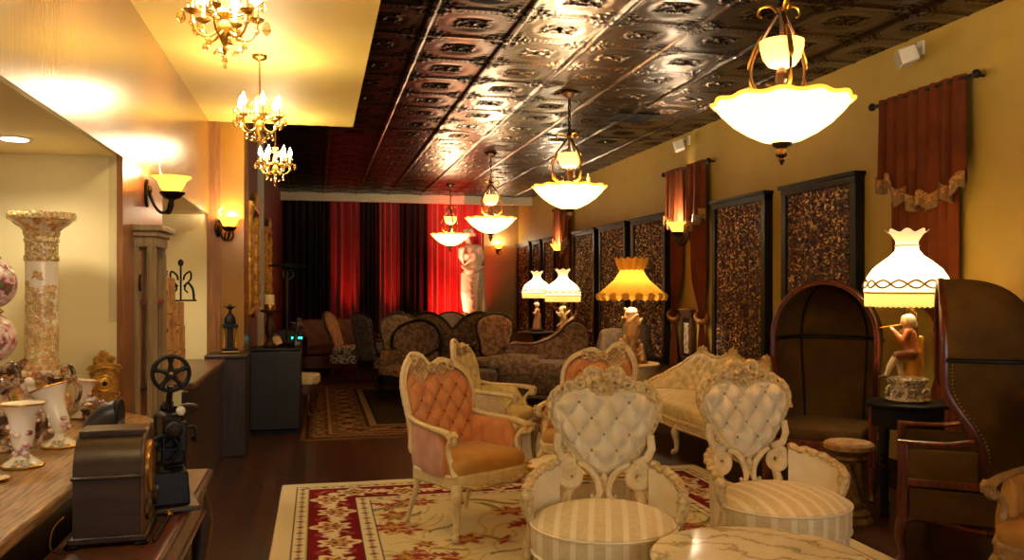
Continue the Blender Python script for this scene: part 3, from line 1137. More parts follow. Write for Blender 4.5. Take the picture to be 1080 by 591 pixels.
def make_chandelier(label, loc):
    t = thing('crystal_chandelier', label, 'chandelier', loc, 0, 'small crystal chandeliers under the yellow ceiling')
    part('ceiling_canopy', MB().lathe([(.02, 0), (.055, 0), (.05, -.02), (.015, -.04)], 16), M['brass'], t)
    part('rod', MB().tube([(0, 0, -.03), (0, 0, -.30)], .006, 8), M['brass'], t)
    part('body', MB().lathe([(.006, -.27), (.03, -.285), (.012, -.31), (.012, -.40), (.03, -.42), (.014, -.45), (.03, -.475), (.036, -.50), (.022, -.53), (.008, -.56), (.014, -.575), (.003, -.60)], 14), M['gold'], t)
    big, small, tiny = drop_mesh(.021, .062).mesh('crystal'), drop_mesh(.014, .042).mesh('crystal'), drop_mesh(.008, .026).mesh('crystal')
    def drop(me, p):
        o = part('crystal', me, M['crystal'], t, smooth=0)
        o.location = p
    for k in range(6):
        a = 2 * PI * k / 6 + .3
        ca, sa = math.cos(a), math.sin(a)
        P = lambda r, z: (r * ca, r * sa, z)
        arm = part('arm', MB().tube(cat([P(.025, -.50), P(.07, -.53), P(.115, -.515), P(.135, -.465), P(.135, -.44)], 6), [.006, .005, .005, .005], 6), M['gold'], t)
        part('drip_pan', MB().lathe([(.008, -.445), (.03, -.432), (.034, -.425), (.008, -.43)], 14, c=P(.135, 0)), M['gold'], arm)
        part('candle', MB().lathe([(.009, -.43), (.009, -.365)], 10, c=P(.135, 0)), M['candle'], arm)
        part('bulb', MB().lathe([(.006, -.368), (.019, -.345), (.016, -.315), (.002, -.275)], 10, c=P(.135, 0)), M['bulb'], arm)
        drop(big, P(.178, -.43)); drop(small, P(.135, -.455))
        a2 = a + PI / 6
        P2 = lambda r, z: (r * math.cos(a2), r * math.sin(a2), z)
        drop(big, P2(.105, -.34)); drop(small, P2(.165, -.375)); drop(small, P2(.085, -.545)); drop(tiny, P2(.045, -.575))
        part('crystal_arm', MB().tube(cat([P2(.02, -.33), P2(.07, -.31), P2(.105, -.335)], 5), .003, 5), M['brass'], t)
        part('crystal_arm', MB().tube(cat([P2(.02, -.44), P2(.09, -.42), P2(.165, -.37)], 5), .003, 5), M['brass'], t)
    drop(small, (0, 0, -.60)); drop(tiny, (0, 0, -.637))
    light('chandelier_lamp', (0, 0, -.36), 18, (1, .84, .55), .10, t)
    return t
c1 = make_chandelier('crystal chandelier nearest the camera, cut by the top of the photo', (-.39, 3.86, 3.15))
copy_thing(c1, (-.39, 6.13, 3.15), 25, 'second crystal chandelier, in the middle of the yellow ceiling row')
copy_thing(c1, (-.39, 8.35, 3.15), 50, 'farthest and smallest crystal chandelier with starry bulbs, above the left wall pilaster')
copy_thing(c1, (-.39, 1.55, 3.15), 10, 'unseen crystal chandelier added overhead to light the room front')  # extra unseen chandelier, added to brighten the near end

# ------------------------------------------------------------------ wall sconces (built facing -Y)
def make_sconce(label, loc, r, twin=False):
    t = thing('wall_sconce', label, 'wall lamp', loc, r, 'amber glass wall sconces')
    pl = [(.04 * math.cos(a) * (1 + .2 * math.cos(2 * a)), .085 * math.sin(a)) for a in np.linspace(0, 2 * PI, 25)[:-1]]
    part('backplate', MB().prism(pl, -.018, 0, 'y').sph((0, -.02, .02), (.022, .02, .03), 10, 6), M['iron'], t, bevel=.004)
    bx = -.15
    arm = cat([(0, -.02, .01), (.0, -.05, -.07), (0, -.09, -.115), (0, -.13, -.10), (0, bx, -.045), (0, bx, -.02)], 6)
    part('arm', MB().tube(arm, [.011, .009, .009, .012, .016], 8), M['iron'], t)
    for s in (-1, 1):
        sa = cat([(0, -.10, -.112), (s * .035, -.13, -.115), (s * .055, -.145, -.07), (s * .035, bx, -.025)], 6)
        part('arm', MB().tube(sa, [.006, .008, .009, .008], 7), M['iron'], t)
    part('leaf_cup', MB().lathe([(.012, -.04), (.04, -.025), (.062, .002), (.066, .012), (.045, 0), (.012, -.012)], 30, c=(0, bx, 0),
                                mod=lambda a, r, z: (r * (1 + .22 * max(0, math.cos(a * 5)) * (r > .03)), z)), M['iron'], t)
    part('glass_bell', MB().lathe([(.035, .0), (.055, .02), (.072, .05), (.084, .078), (.108, .098), (.116, .105), (.108, .104), (.08, .084), (.066, .05), (.045, .02)], 30, c=(0, bx, 0), cap=False,
                                  mod=lambda a, r, z: (r * (1 + .03 * math.cos(a * 6) * (r > .09)), z)), M['sconce_glass'], t)
    part('bulb', MB().lathe([(.006, .03), (.02, .05), (.024, .07), (.014, .092), (.002, .10)], 12, c=(0, bx, 0)), M['bulb'], t)
    light('sconce_lamp', (0, bx, .125), 9, WARM, .03, t)
    return t
s1 = make_sconce('amber glass sconce on the wood pier left of the cardboard boxes', (-1.02, 5.55, 2.12), 90)
part('glass_tendril', MB().tube(cat([(-.06, -.10, .10), (-.075, -.09, .15), (-.05, -.09, .185), (-.02, -.10, .20)], 6), [.006, .005, .003], 6), M['china_white'], s1)
copy_thing(s1, (-.94, 8.645, 2.115), 52, 'amber glass sconce on the pilaster above the small black lantern')
s3 = copy_thing(s1, (XR, 9.88, 2.22), -90, 'lit sconce between the pair of rust curtains above the cream sofa', 1.25)
s4 = copy_thing(s1, (XR, 15.36, 2.22), -90, 'lit sconce between the small far rust curtains above the white lamps', 1.2)
for n in (s3, s4):
    for ch in kids(n):
        if ch.type == 'LIGHT':
            ch.data = ch.data.copy()
            ch.data.energy = 22
            ch.location = (0, -.17, .135)
        elif ch.name.startswith('glass_tendril'):
            bpy.data.objects.remove(ch)
copy_thing(s1, (4.05, 19.3, 2.42), 0, 'farthest lit sconce, on the tan pier right of the statue')

# recessed lamp in the niche ceiling
for (x, y, lb) in ((-1.39, 4.43, 'round recessed lamp in the cream niche ceiling at the left'), (-1.42, 2.3, 'unseen recessed lamp added to the niche ceiling, further left'), (-1.38, 7.35, 'round recessed lamp above the cardboard boxes')):  # the second lamp is unseen and added for its light
    t = thing('ceiling_downlight', lb, 'ceiling lamp', (x, y, 2.25), 0)
    part('trim_ring', MB().lathe([(.058, .004), (.078, .002), (.08, -.004), (.06, -.006)], 32), M['speaker'], t)
    part('lens', MB().lathe([(.058, -.001), (.058, -.008)], 28), M['can_light'], t)
    light('niche_lamp', (0, 0, -.03), 17 if y < 6 else 42, (1, .84, .58), .05, t, 'SPOT', spot_size=R(150), spot_blend=.6)

# ------------------------------------------------------------------ table lamps
def shade_bell(seg=96):
    prof = [(.272, .735), (.285, .755), (.280, .80), (.262, .85), (.225, .905), (.165, .955), (.108, .995), (.080, 1.03), (.073, 1.065), (.076, 1.095), (.102, 1.14), (.140, 1.165)]
    def mod(a, r, z):
        pan = abs(math.cos(a * 4))
        k = 1 + .045 * (pan - .5) * (1 if z < 1.0 else .4)
        ru = .10 * math.cos(a * 8) * max(0, (z - 1.11) / .055)
        return r * k * (1 + ru * .6), z + (.012 * math.cos(a * 8) if z > 1.14 else 0)
    return MB().lathe(prof, seg, mod=mod, cap=False)

def make_shade(t, z0=0, s=1.0):
    T_ = Matrix.Translation((0, 0, z0)) @ Matrix.Diagonal((s, s, 1, 1))
    m = shade_bell(); m.T = T_
    m.v = [tuple(T_ @ Vector(p)) for p in m.v]
    sh = part('lamp_shade', m, M['shade_cream'], t)
    fr = MB(T_)
    def frf(u, v):
        a = 2 * PI * u
        r = .279 * (1 + .045 * (abs(math.cos(a * 4)) - .5)) + .003 * math.sin(a * 150)
        return (r * math.cos(a), r * math.sin(a), .742 - .095 * v * (1 + .05 * math.sin(a * 47)))
    fr.grid(frf, 300, 3, wu=True)
    part('fringe', fr, M['shade_fringe'], sh)
    tr = MB(T_)
    for ph, zz in ((0, .80), (PI / 8, .80)):
        ring = []
        for k in range(96):
            a = 2 * PI * k / 96
            z = zz + .026 * math.sin(a * 8 + ph * 8)
            r = float(np.interp(z, [.735, .755, .80, .85], [.272, .285, .280, .262])) * (1 + .045 * (abs(math.cos(a * 4)) - .5)) + .004
            ring.append((r * math.cos(a), r * math.sin(a), z))
        tr.tube(ring, .0075, 6, closed=True)
    for z, r in ((.742, .281), (1.062, .08)):
        tr.tube([(r * (1 + .045 * (abs(math.cos(a * 4)) - .5) * (z < 1)) * math.cos(a), r * (1 + .045 * (abs(math.cos(a * 4)) - .5) * (z < 1)) * math.sin(a), z) for a in np.linspace(0, 2 * PI, 97)[:-1]], .006, 5, closed=True)
    part('braid', tr, M['shade_trim'], sh)
    ha = part('harp', MB(T_).tube([(0, 0, .60), (0, 0, 1.05)], .006, 6), M['brass'], t)
    part('bulb', MB(T_).sph((0, 0, .86), (.03, .03, .045), 12, 8), M['bulb'], ha)
    return sh

SKIN, WIG, COAT, BREECH, STOCK, GOLD, BROWN, WHITE, ROSE, LEAF = [hexc(x) for x in
    ('#e0b58c', '#e9dcc6', '#b0653c', '#6b3a24', '#dccbb0', '#b9831f', '#6a4a24', '#eee2cf', '#c9837a', '#7d8040')]

def rococo_plinth(t, m, s=1.0, h=.12):
    def mod(a, r, z):
        return r * (1 + .05 * math.cos(a * 4) + .05 * math.cos(a * 8 + 1)), z
    part('plinth', MB().lathe([(.12 * s, 0), (.135 * s, .012), (.125 * s, .03), (.10 * s, .05), (.095 * s, h * .6), (.118 * s, h * .8), (.125 * s, h * .92), (.115 * s, h), (.06 * s, h + .012)], 48, mod=mod), m, t)
    for k in range(8):
        mm = MB()
        a = 2 * PI * k / 8 + .2
        sp = spiral((0, 0), .034 * s, .008, .5, 1.4, 16)
        pth = [((.118 * s + .012) * math.cos(a) - x * math.sin(a), (.118 * s + .012) * math.sin(a) + x * math.cos(a), .06 + z * .9) for x, z in sp]
        mm.tube(pth, [.011, .008, .006], 6)
        part('plinth_scroll', mm, m, t)

# large lamp with the seated flute player
t = thing('flute_player_lamp', 'large white fringed lamp with a seated flute player base, on the black table', 'table lamp', (3.93, 5.09, .77), -37)
rococo_plinth(t, M['china_blue'], 1.0, .165)
fl = []
fl += capsule_chain([(.035, 0, .12), (.04, 0, .20), (.035, 0, .27)], [.055, .045, .05], GOLD)           # stump
fl += [((.075, .02, .12), (.085, .02, .40), .03, .022, GOLD)]
fl += capsule_chain([(.03, -.01, .29), (.015, -.02, .36), (.005, -.025, .43)], [.052, .045, .055], COAT)   # torso
fl += [((.0, -.03, .46), (.0, -.035, .485), .022, .02, SKIN), ((-.01, -.045, .52), (-.008, -.04, .535), .036, .036, SKIN),
       ((.012, -.03, .535), (.018, -.025, .53), .043, .040, WIG), ((.05, -.01, .51), (.055, -.01, .49), .018, .012, WIG)]
for sd in (-1, 1):
    fl += capsule_chain([(.03 , -.01 + .035 * sd, .29), (-.065, -.03 + .03 * sd, .275)], [.038, .032], BREECH)
    fl += capsule_chain([(-.065, -.03 + .03 * sd, .275), (-.075 + .03 * sd, -.04 + .035 * sd, .20), (-.085 + .045 * sd, -.05 + .035 * sd, .135)], [.028, .024, .016], STOCK)
    fl += [((-.085 + .045 * sd, -.05 + .035 * sd, .128), (-.125 + .045 * sd, -.06 + .035 * sd, .122), .015, .012, BROWN)]
    fl += capsule_chain([(.0, -.025 + .05 * sd, .45), (-.03, -.04 + .065 * sd, .385), (-.085, -.05 + .02 * sd, .455)], [.026, .022, .015], COAT)
    fl += [((-.085, -.05 + .02 * sd, .455), (-.10, -.05 + .01 * sd, .475), .014, .012, SKIN)]
fl += [((.045, 0, .25), (.065, .0, .20), .045, .03, COAT)]
fl = [(tuple(Vector(a) + Vector((0, 0, .05 * (1 - a[2])))), tuple(Vector(b) + Vector((0, 0, .05 * (1 - b[2])))), c, d, e) for a, b, c, d, e in fl]
blob(fl, .0065, 'seated_figure', M['figure'], t)
part('flute', MB().tube([(-.17, -.06, .50), (-.01, -.055, .53)], .006, 8), M['gold'], t)
part('column', MB().tube([(.06, .03, .12), (.06, .03, .60), (0, 0, .66)], .008, 8), M['brass'], t)
ls = make_shade(t, 0, .95)
light('table_lamp', (0, 0, .88), 17, WARM, .05, t)

def vict_lamp(label, loc, r, s, cols, stand):
    t = thing('figurine_lamp', label, 'table lamp', loc, r, 'white fringed lamps with figurine bases', s)
    A, B, C = cols
    f = []
    if stand == 'lady':
        f += capsule_chain([(0, 0, .06), (0, 0, .20), (.0, 0, .30)], [.085, .065, .042], A)
        f += capsule_chain([(0, 0, .30), (.005, 0, .40)], [.042, .055], B)
        f += [((.005, 0, .43), (0, 0, .46), .02, .02, SKIN), ((-.01, 0, .49), (-.01, 0, .50), .035, .035, SKIN), ((.01, 0, .51), (-.0, 0, .52), .042, .045, WIG)]
        f += [((-.01, -.02, .545), (-.06, 0, .535), .02, .012, WHITE)]
        for sd in (-1, 1):
            f += capsule_chain([(0, .055 * sd, .41), (-.03, .085 * sd, .34), (-.07, .05 * sd, .36)], [.024, .02, .016], C)
        f += [((.06, .02, .06), (.06, .02, .33), .03, .02, C)]
    else:
        f += capsule_chain([(0, 0, .03), (.01, .01, .13), (0, 0, .24)], [.06, .05, .055], B)
        f += [((-.05, 0, .02), (-.12, .02, .01), .03, .02, A), ((.05, 0, .02), (.12, -.02, .015), .03, .02, A), ((.02, -.05, .03), (.02, -.10, .02), .03, .02, A)]
        f += [((-.02, .02, .24), (.03, 0, .36), .05, .045, A), ((.03, 0, .36), (-.02, 0, .46), .045, .05, A)]
        f += [((-.02, 0, .50), (-.03, 0, .52), .038, .036, SKIN), ((.05, .03, .44), (.11, .03, .50), .022, .018, C), ((-.05, -.03, .42), (-.10, -.03, .48), .02, .016, C),
              ((.03, 0, .30), (.09, -.02, .24), .03, .024, SKIN), ((-.02, 0, .3), (-.08, -.01, .26), .028, .022, SKIN), ((.03, .0, .55), (-.03, 0, .55), .03, .02, C)]
    blob(f, .008, 'figurine', M['figure'], t)
    part('base', MB().lathe([(.14, 0), (.15, .012), (.14, .035), (.11, .05)], 32), M['black'] if stand == 'lady' else M['gold'], t)
    part('column', MB().tube([(.03, .03, .05), (.03, .03, .55), (0, 0, .64)], .008, 8), M['brass'], t)
    make_shade(t)
    light('table_lamp', (0, 0, .88), 14, WARM, .05, t)
    return t
vict_lamp('white fringed lamp with a pale lady figurine, farther of the two far white lamps', (3.83, 14.8, .76), -15, .92, (hexc('#d8a98a'), hexc('#e3c7a4'), hexc('#cf9d80')), 'lady')
vict_lamp('white fringed lamp with a gilt cherub base, nearer of the two far white lamps', (3.53, 12.12, .74), -15, .92, (hexc('#e0bb6a'), hexc('#c9902f'), hexc('#e9cf96')), 'cherub')

# gold pagoda-shaded lamp with the tall figure group
t = thing('pagoda_lamp', 'large gold pleated pagoda shade lamp with a tall figure group base', 'table lamp', (3.66, 9.63, .65), -20)
f = []
f += [((-.05, 0, .03), (.05, 0, .03), .11, .11, hexc('#8d7248')), ((0, 0, .08), (0, 0, .22), .07, .055, hexc('#9d8355')), ((0, 0, .22), (0, 0, .34), .055, .075, hexc('#b89a66')),
      ((.0, 0, .36), (0, 0, .46), .10, .11, hexc('#c9a070')), ((0, 0, .46), (0, 0, .58), .11, .085, hexc('#d7b586'))]
for k, (x, y, z0, z1) in enumerate([(-.15, -.05, .05, .22), (-.09, -.11, .05, .26), (.13, -.06, .04, .16), (.10, .1, .05, .2)]):
    c = [hexc('#c9a886'), hexc('#b58d62'), hexc('#c79a5f'), hexc('#9d7a50')][k]
    f += capsule_chain([(x, y, z0), (x * .95, y, (z0 + z1) / 2), (x * .9, y, z1)], [.045, .034, .03], c)
    f += [((x * .9, y, z1 + .045), (x * .88, y, z1 + .05), .026, .026, SKIN), ((x, y - .02, z1 - .03), (x * .5, y - .05, z1 - .06), .016, .012, SKIN)]
rnd = random.Random(8)
for k in range(9):
    a = rnd.uniform(0, 6.28); z = rnd.uniform(.36, .56)
    c = rnd.choice([hexc('#e0c096'), hexc('#c98a6a'), hexc('#b5582f'), hexc('#7d7a3f'), hexc('#e6cfa8')])
    f += [((.10 * math.cos(a), .10 * math.sin(a), z), (.125 * math.cos(a + .7), .125 * math.sin(a + .7), z + .08), .026, .018, c)]
f += [((-.05, -.08, .60), (.05, -.06, .60), .022, .022, hexc('#e6d2ae'))]
blob(f, .010, 'figure_group', M['figure'], t)
part('base', MB().lathe([(.19, 0), (.20, .015), (.18, .03)], 40), M['gilt'], t)
part('column', MB().tube([(0, 0, .5), (0, 0, 1.25)], .012, 8), M['brass'], t)
prof = [(.385, .735), (.395, .80), (.30, .895), (.20, .99), (.145, 1.08), (.13, 1.13)]
def pmod(a, r, z):
    pl = math.cos(a * 40)
    k = (r - .13) / .26
    corner = .05 * k * abs(math.cos(a * 4)) 
    zz = z + (.035 * abs(math.sin(a * 8)) if z < .75 else 0)
    return r * (1 + .012 * pl) * (1 + corner), zz
sh = part('lamp_shade', MB().lathe(prof, 240, mod=pmod, cap=False), M['shade_gold'], t)
part('collar', MB().lathe([(.135, 1.10), (.155, 1.13), (.18, 1.19), (.195, 1.245), (.19, 1.245), (.15, 1.14)], 160, mod=lambda a, r, z: (r * (1 + .05 * math.cos(a * 14)), z + (.012 * math.cos(a * 14) if z > 1.2 else 0)), cap=False), M['shade_gold'], sh)
mm = MB()
for k in range(16):
    a = 2 * PI * (k + .5) / 16
    mm.sph((.385 * math.cos(a), .385 * math.sin(a), .79), (.05, .05, .045), 10, 6)
part('scallop_puff', mm, M['shade_gold'], sh)
light('table_lamp', (0, 0, .90), 17, WARM, .06, t)
# ------------------------------------------------------------------ seating
def span(poly, x):
    zs = []
    n = len(poly)
    for i in range(n):
        (x0, z0), (x1, z1) = poly[i], poly[(i + 1) % n]
        if (x0 <= x < x1) or (x1 <= x < x0):
            zs.append(z0 + (z1 - z0) * (x - x0) / (x1 - x0))
    return (min(zs), max(zs)) if zs else None


def smooth_poly(pts, n=6):
    return [(p.x, p.y) for p in cat([(a, b, 0) for a, b in pts], n, closed=True)]


def padded(poly, yof, bulge, thick=.03, tuft=None, nu=48, nv=36, pw=6, ribs=None):
    """upholstered panel filling the outline (x,z); front towards -Y; tuft=(sx,sz,x0,z0,depth)"""
    xs_ = [p[0] for p in poly]
    a, b = min(xs_), max(xs_)
    rings = []
    for i in range(nu + 1):
        u = i / nu
        u = .5 - .5 * math.cos(PI * (.004 + .992 * u))
        x = a + (b - a) * u
        sp = span(poly, x)
        if not sp:
            continue
        z0, z1 = sp
        fr, bk = [], []
        for j in range(nv + 1):
            v = j / nv
            z = z0 + (z1 - z0) * v
            eu, ev = max(0, 1 - abs(2 * u - 1) ** pw), max(0, 1 - abs(2 * v - 1) ** pw)
            h = bulge * (eu * ev) ** .5
            if tuft:
                sx, sz, x0, zz0, d = tuft
                p, q = (x - x0) / sx, (z - zz0) / sz
                k = abs(math.sin(PI * (p + q) / 2) * math.sin(PI * (p - q) / 2)) ** .5
                h -= d * (1 - k) * min(1, eu * 1.6) * min(1, ev * 1.6)
            if ribs:
                h -= ribs[1] * (1 - abs(math.sin(PI * x / ribs[0])) ** .4) * eu
            y = yof(x, z)
            fr.append((x, y - h, z))
            bk.append((x, y + thick, z))
        rings.append(fr + bk[::-1])
    return MB().rings(rings)


def outline_tube(poly, yof, r, dy=0, seg=8, closed=True, wob=0, k=30, flat=1.0):
    pts = [(x, yof(x, z) + dy, z) for x, z in poly]
    n = len(pts)
    rr = [r * (1 + wob * math.sin(i * 2 * PI * k / n)) for i in range(n)]
    return MB().tube(pts, rr, seg, closed=closed, flat=flat)


def buttons(t, me, poly, yof, tuft, bulge, inset=.035):
    sx, sz, x0, z0, d = tuft
    xs_ = [p[0] for p in poly]
    for i in range(-8, 9):
        for j in range(-12, 13):
            if (i + j) % 2:
                continue
            x, z = x0 + i * sx, z0 + j * sz
            s0, s1, s2 = span(poly, x), span(poly, x - inset), span(poly, x + inset)
            if not (s0 and s1 and s2):
                continue
            if max(s0[0], s1[0], s2[0]) + inset < z < min(s0[1], s1[1], s2[1]) - inset:
                o = part('button', me, M['button'] if me.name.startswith('button_c') else M['button_rust'], t)
                o.location = (x, yof(x, z) - bulge + d - .004, z)


BTN_C = MB().sph((0, 0, 0), (.008, .006, .008), 10, 6).mesh('button_cream')
BTN_R = MB().sph((0, 0, 0), (.008, .006, .008), 10, 6).mesh('button_rust')


def cab_leg(top, foot, r=.024, out=.03):
    x0, y0, z0 = top
    x1, y1 = foot
    dx, dy = (x1 - x0), (y1 - y0)
    L = math.hypot(dx, dy) or 1
    ux, uy = dx / L, dy / L
    pts = cat([(x0, y0, z0), (x0 + ux * out, y0 + uy * out, z0 * .78), (x0 + ux * out * .5, y0 + uy * out * .5, z0 * .45), (x1 - ux * .012, y1 - uy * .012, z0 * .12), (x1 + ux * .015, y1 + uy * .015, .022), (x1 + ux * .02, y1 + uy * .02, .0)], 5)
    return MB().tube(pts, [r * 1.25, r * 1.3, r * .85, r * .62, r * .9, r * .7], 10)


def turned_leg(x, y, h, r=.022):
    return MB().lathe([(r * .8, 0), (r * .55, .02), (r * .7, .05), (r * 1.0, h * .35), (r * .7, h * .45), (r * 1.25, h * .62), (r * 1.0, h * .8), (r * 1.35, h * .9), (r * 1.35, h)], 12, c=(x, y, 0))


def lattice(cx, cz, rx, rz, yof, dy, t, m, parent):
    """pierced oval of crossed strips"""
    mb = MB()
    ring = [(cx + rx * math.cos(a), yof(cx, cz) + dy, cz + rz * math.sin(a)) for a in np.linspace(0, 2 * PI, 29)[:-1]]
    mb.tube(ring, .010, 7, closed=True)
    for s in (-1, 1):
        for k in range(-3, 4):
            off = k * .030
            seg = []
            for q in np.linspace(-1.3, 1.3, 40):
                x = q * rx * .75 + off
                z = s * q * rz * .75
                if (x / rx) ** 2 + (z / rz) ** 2 <= 1:
                    seg.append((cx + x, yof(cx, cz) + dy + .002 * s, cz + z))
            if len(seg) > 3:
                mb.tube([seg[0], seg[len(seg) // 2], seg[-1]], .0055, 5)
    return part('pierced_crest', mb, m, parent)


def french_chair(label, loc, r, mats, mirror=False, group=None):
    """asymmetrical high-backed French armchair: carved frame, pierced crest, tufted back, closed sides"""
    cloth, side, seatm, frame, carve, btn = mats
    t = thing('french_armchair', label, 'armchair', loc, r, group)
    s = -1 if mirror else 1
    def yof(x, z):
        return .22 + (z - .45) * .17 - .30 * x * x
    out = [(-.235, .45), (-.25, .60), (-.285, .78), (-.293, .90), (-.262, 1.0), (-.20, 1.075), (-.155, 1.085), (-.10, 1.065), (-.03, 1.0), (.045, 1.035), (.11, 1.025),
           (.20, .985), (.262, .925), (.29, .83), (.283, .72), (.25, .58), (.235, .45)]
    out = [(x * s, z) for x, z in out]
    poly = smooth_poly(out, 5)
    inner = [(-.222, .44), (-.232, .60), (-.262, .78), (-.268, .88), (-.235, .955), (-.20, .96), (-.19, .925), (-.12, .885), (-.055, .93), (-.01, .95), (.03, .93), (.075, .925), (.115, .96),
             (.18, .955), (.238, .90), (.265, .82), (.26, .72), (.235, .58), (.222, .44)]
    ip = smooth_poly([(x * s, z) for x, z in inner], 4)
    tuft = (.062, .085, .02 * s, .70, .034)
    bk = part('backrest', padded(ip, yof, .055, .03, tuft, 60, 54), cloth, t)
    buttons(bk, BTN_R if btn == 'r' else BTN_C, ip, yof, tuft, .055)
    fr = outline_tube(poly, yof, .0175, .012, wob=.08, k=44)
    fr2 = outline_tube(smooth_poly([(x * .955, z - .012 * (z > .9)) for x, z in out], 5), yof, .010, -.006)
    fr.v += [tuple(v) for v in fr2.v]; n = len(fr.v) - len(fr2.v); fr.f += [tuple(i + n for i in f) for f in fr2.f]
    fo = part('back_frame', fr, frame, t)
    lattice(-.125 * s, .985, .072, .072, yof, .012, t, carve, fo)
    lattice(.05 * s, .985, .048, .042, yof, .012, t, carve, fo)
    for (cx, cz, r0, a0, tn) in ((-.19, 1.045, .035, 2.2, -1.3), (-.035, .985, .034, .5, 1.4), (.12, .99, .034, 1.2, 1.3)):
        sp = spiral((cx * s, cz), r0, .008, a0 if s > 0 else PI - a0, tn * s, 20)
        part('crest_scroll', MB().tube([(x, yof(x, z) - .012, z) for x, z in sp], [.014, .010, .008], 7), carve, fo)
    part('back_cloth', padded(smooth_poly([(x * .96, z) for x, z in out], 3), lambda x, z: yof(x, z) + .022, .004, .018, None, 24, 16), side, bk)
    # seat
    sp = [(-.30, -.27), (-.15, -.295), (0, -.302), (.15, -.295), (.30, -.27), (.29, -.05), (.245, .22), (-.245, .22), (-.29, -.05)]
    part('seat_rail', MB().prism(smooth_poly(sp, 4), .30, .385), frame, t, bevel=.012)
    ap = MB()
    for x0, y0, x1, y1 in ((-.27, -.285, .27, -.285),):
        pts = cat([(x0, y0 - .004, .33), (x0 * .5, y0 - .018, .30), (0, y0 - .022, .315), (x1 * .5, y1 - .018, .30), (x1, y1 - .004, .33)], 6)
        ap.tube(pts, [.012, .016, .022, .016, .012], 8)
    part('apron_carving', ap, carve, t)
    def seatf(u, v):
        q = smooth_seat[int(round(u * len(smooth_seat))) % len(smooth_seat)]
        k = [1.0, 1.02, 1.02, .99, .9, .6, 0.02][int(round(v * 6))]
        z = [.385, .41, .435, .462, .482, .497, .502][int(round(v * 6))]
        return (q[0] * k * .95, (q[1] + .03) * k * .95 - .03, z)
    smooth_seat = smooth_poly(sp, 5)
    part('seat', MB().grid(seatf, len(smooth_seat), 6, wu=True, capv=True), seatm, t)
    # legs
    for sx in (-1, 1):
        part('leg', cab_leg((sx * .275, -.26, .32), (sx * .305, -.285), .028), frame, t)
        part('leg', MB().tube(cat([(sx * .225, .19, .32), (sx * .235, .22, .2), (sx * .25, .29, .0)], 6), [.022, .019, .015], 9), frame, t)
    # arms with closed upholstered sides
    for sx in (-1, 1):
        rail = cat([(sx * .262, yof(.26, .66) + .01, .69), (sx * .285, .12, .665), (sx * .312, -.05, .655), (sx * .318, -.19, .645), (sx * .322, -.255, .625), (sx * .312, -.272, .595), (sx * .30, -.235, .58)], 6)
        ar = part('arm_rail', MB().tube(rail, [.018, .017, .018, .021, .026, .022, .012], 9), frame, t)
        post = cat([(sx * .308, -.245, .61), (sx * .288, -.19, .54), (sx * .282, -.215, .45), (sx * .288, -.262, .37)], 6)
        part('arm_post', MB().tube(post, [.018, .017, .019, .026], 9), frame, ar)
        kn = MB()
        for k in range(5):
            kn.tube([(sx * (.292 + .013 * k) , -.255, .652), (sx * (.292 + .013 * k), -.285, .632), (sx * (.292 + .013 * k), -.278, .60)], .008, 6)
        part('arm_leaf', kn, carve, ar)
        def plan(u):
            y = .20 - .38 * u
            x = .252 + .05 * math.sin(u * PI * .55)
            return x, y
        pr = []
        nu = 40
        for i in range(nu + 1):
            u = i / nu
            x, y = plan(u)
            lo, hi = .37, .655 - .01 * u - .12 * max(0, u - .8) / .2
            ring = []
            nv = 10
            for j in range(nv + 1):
                v = j / nv
                ch = .5 + .5 * abs(math.sin(u * PI * 4))
                ring.append((sx * (x - .012 - .045 * ch ** .5 * (1 - abs(2 * v - 1) ** 5)), y, lo + (hi - lo) * v))
            for j in range(nv, -1, -1):
                v = j / nv
                ring.append((sx * (x + .012 + .012 * (1 - abs(2 * v - 1) ** 4)), y, lo + (hi - lo) * v))
            pr.append(ring)
        pan = MB().rings(pr)
        po = part('side_panel', pan, cloth, t)
        po.data.materials.append(side)
        for p in po.data.polygons:
            if p.normal.x * sx > .3:
                p.material_index = 1
    return t


PEACH = (M['peach_velvet'], M['rose_velvet'], M['amber_cloth'], M['cream_carved'], M['cream_gilt'], 'r')
CREAMY = (M['yellow_cloth'], M['cream_velvet_side'], M['yellow_cloth'], M['cream_carved'], M['cream_gilt'], 'c')
french_chair('peach tufted French armchair with pierced crest, standing alone at the rug edge', (.93, 5.47, .02), 30, PEACH, group='peach French armchairs')
french_chair('peach French armchair mostly hidden behind the nearer white heart backed chair', (1.99, 6.12, .024), -33, PEACH, True, group='peach French armchairs')
french_chair('cream armchair with straw yellow seat, side on behind the peach armchair', (1.52, 7.32, .003), 62, CREAMY, False)


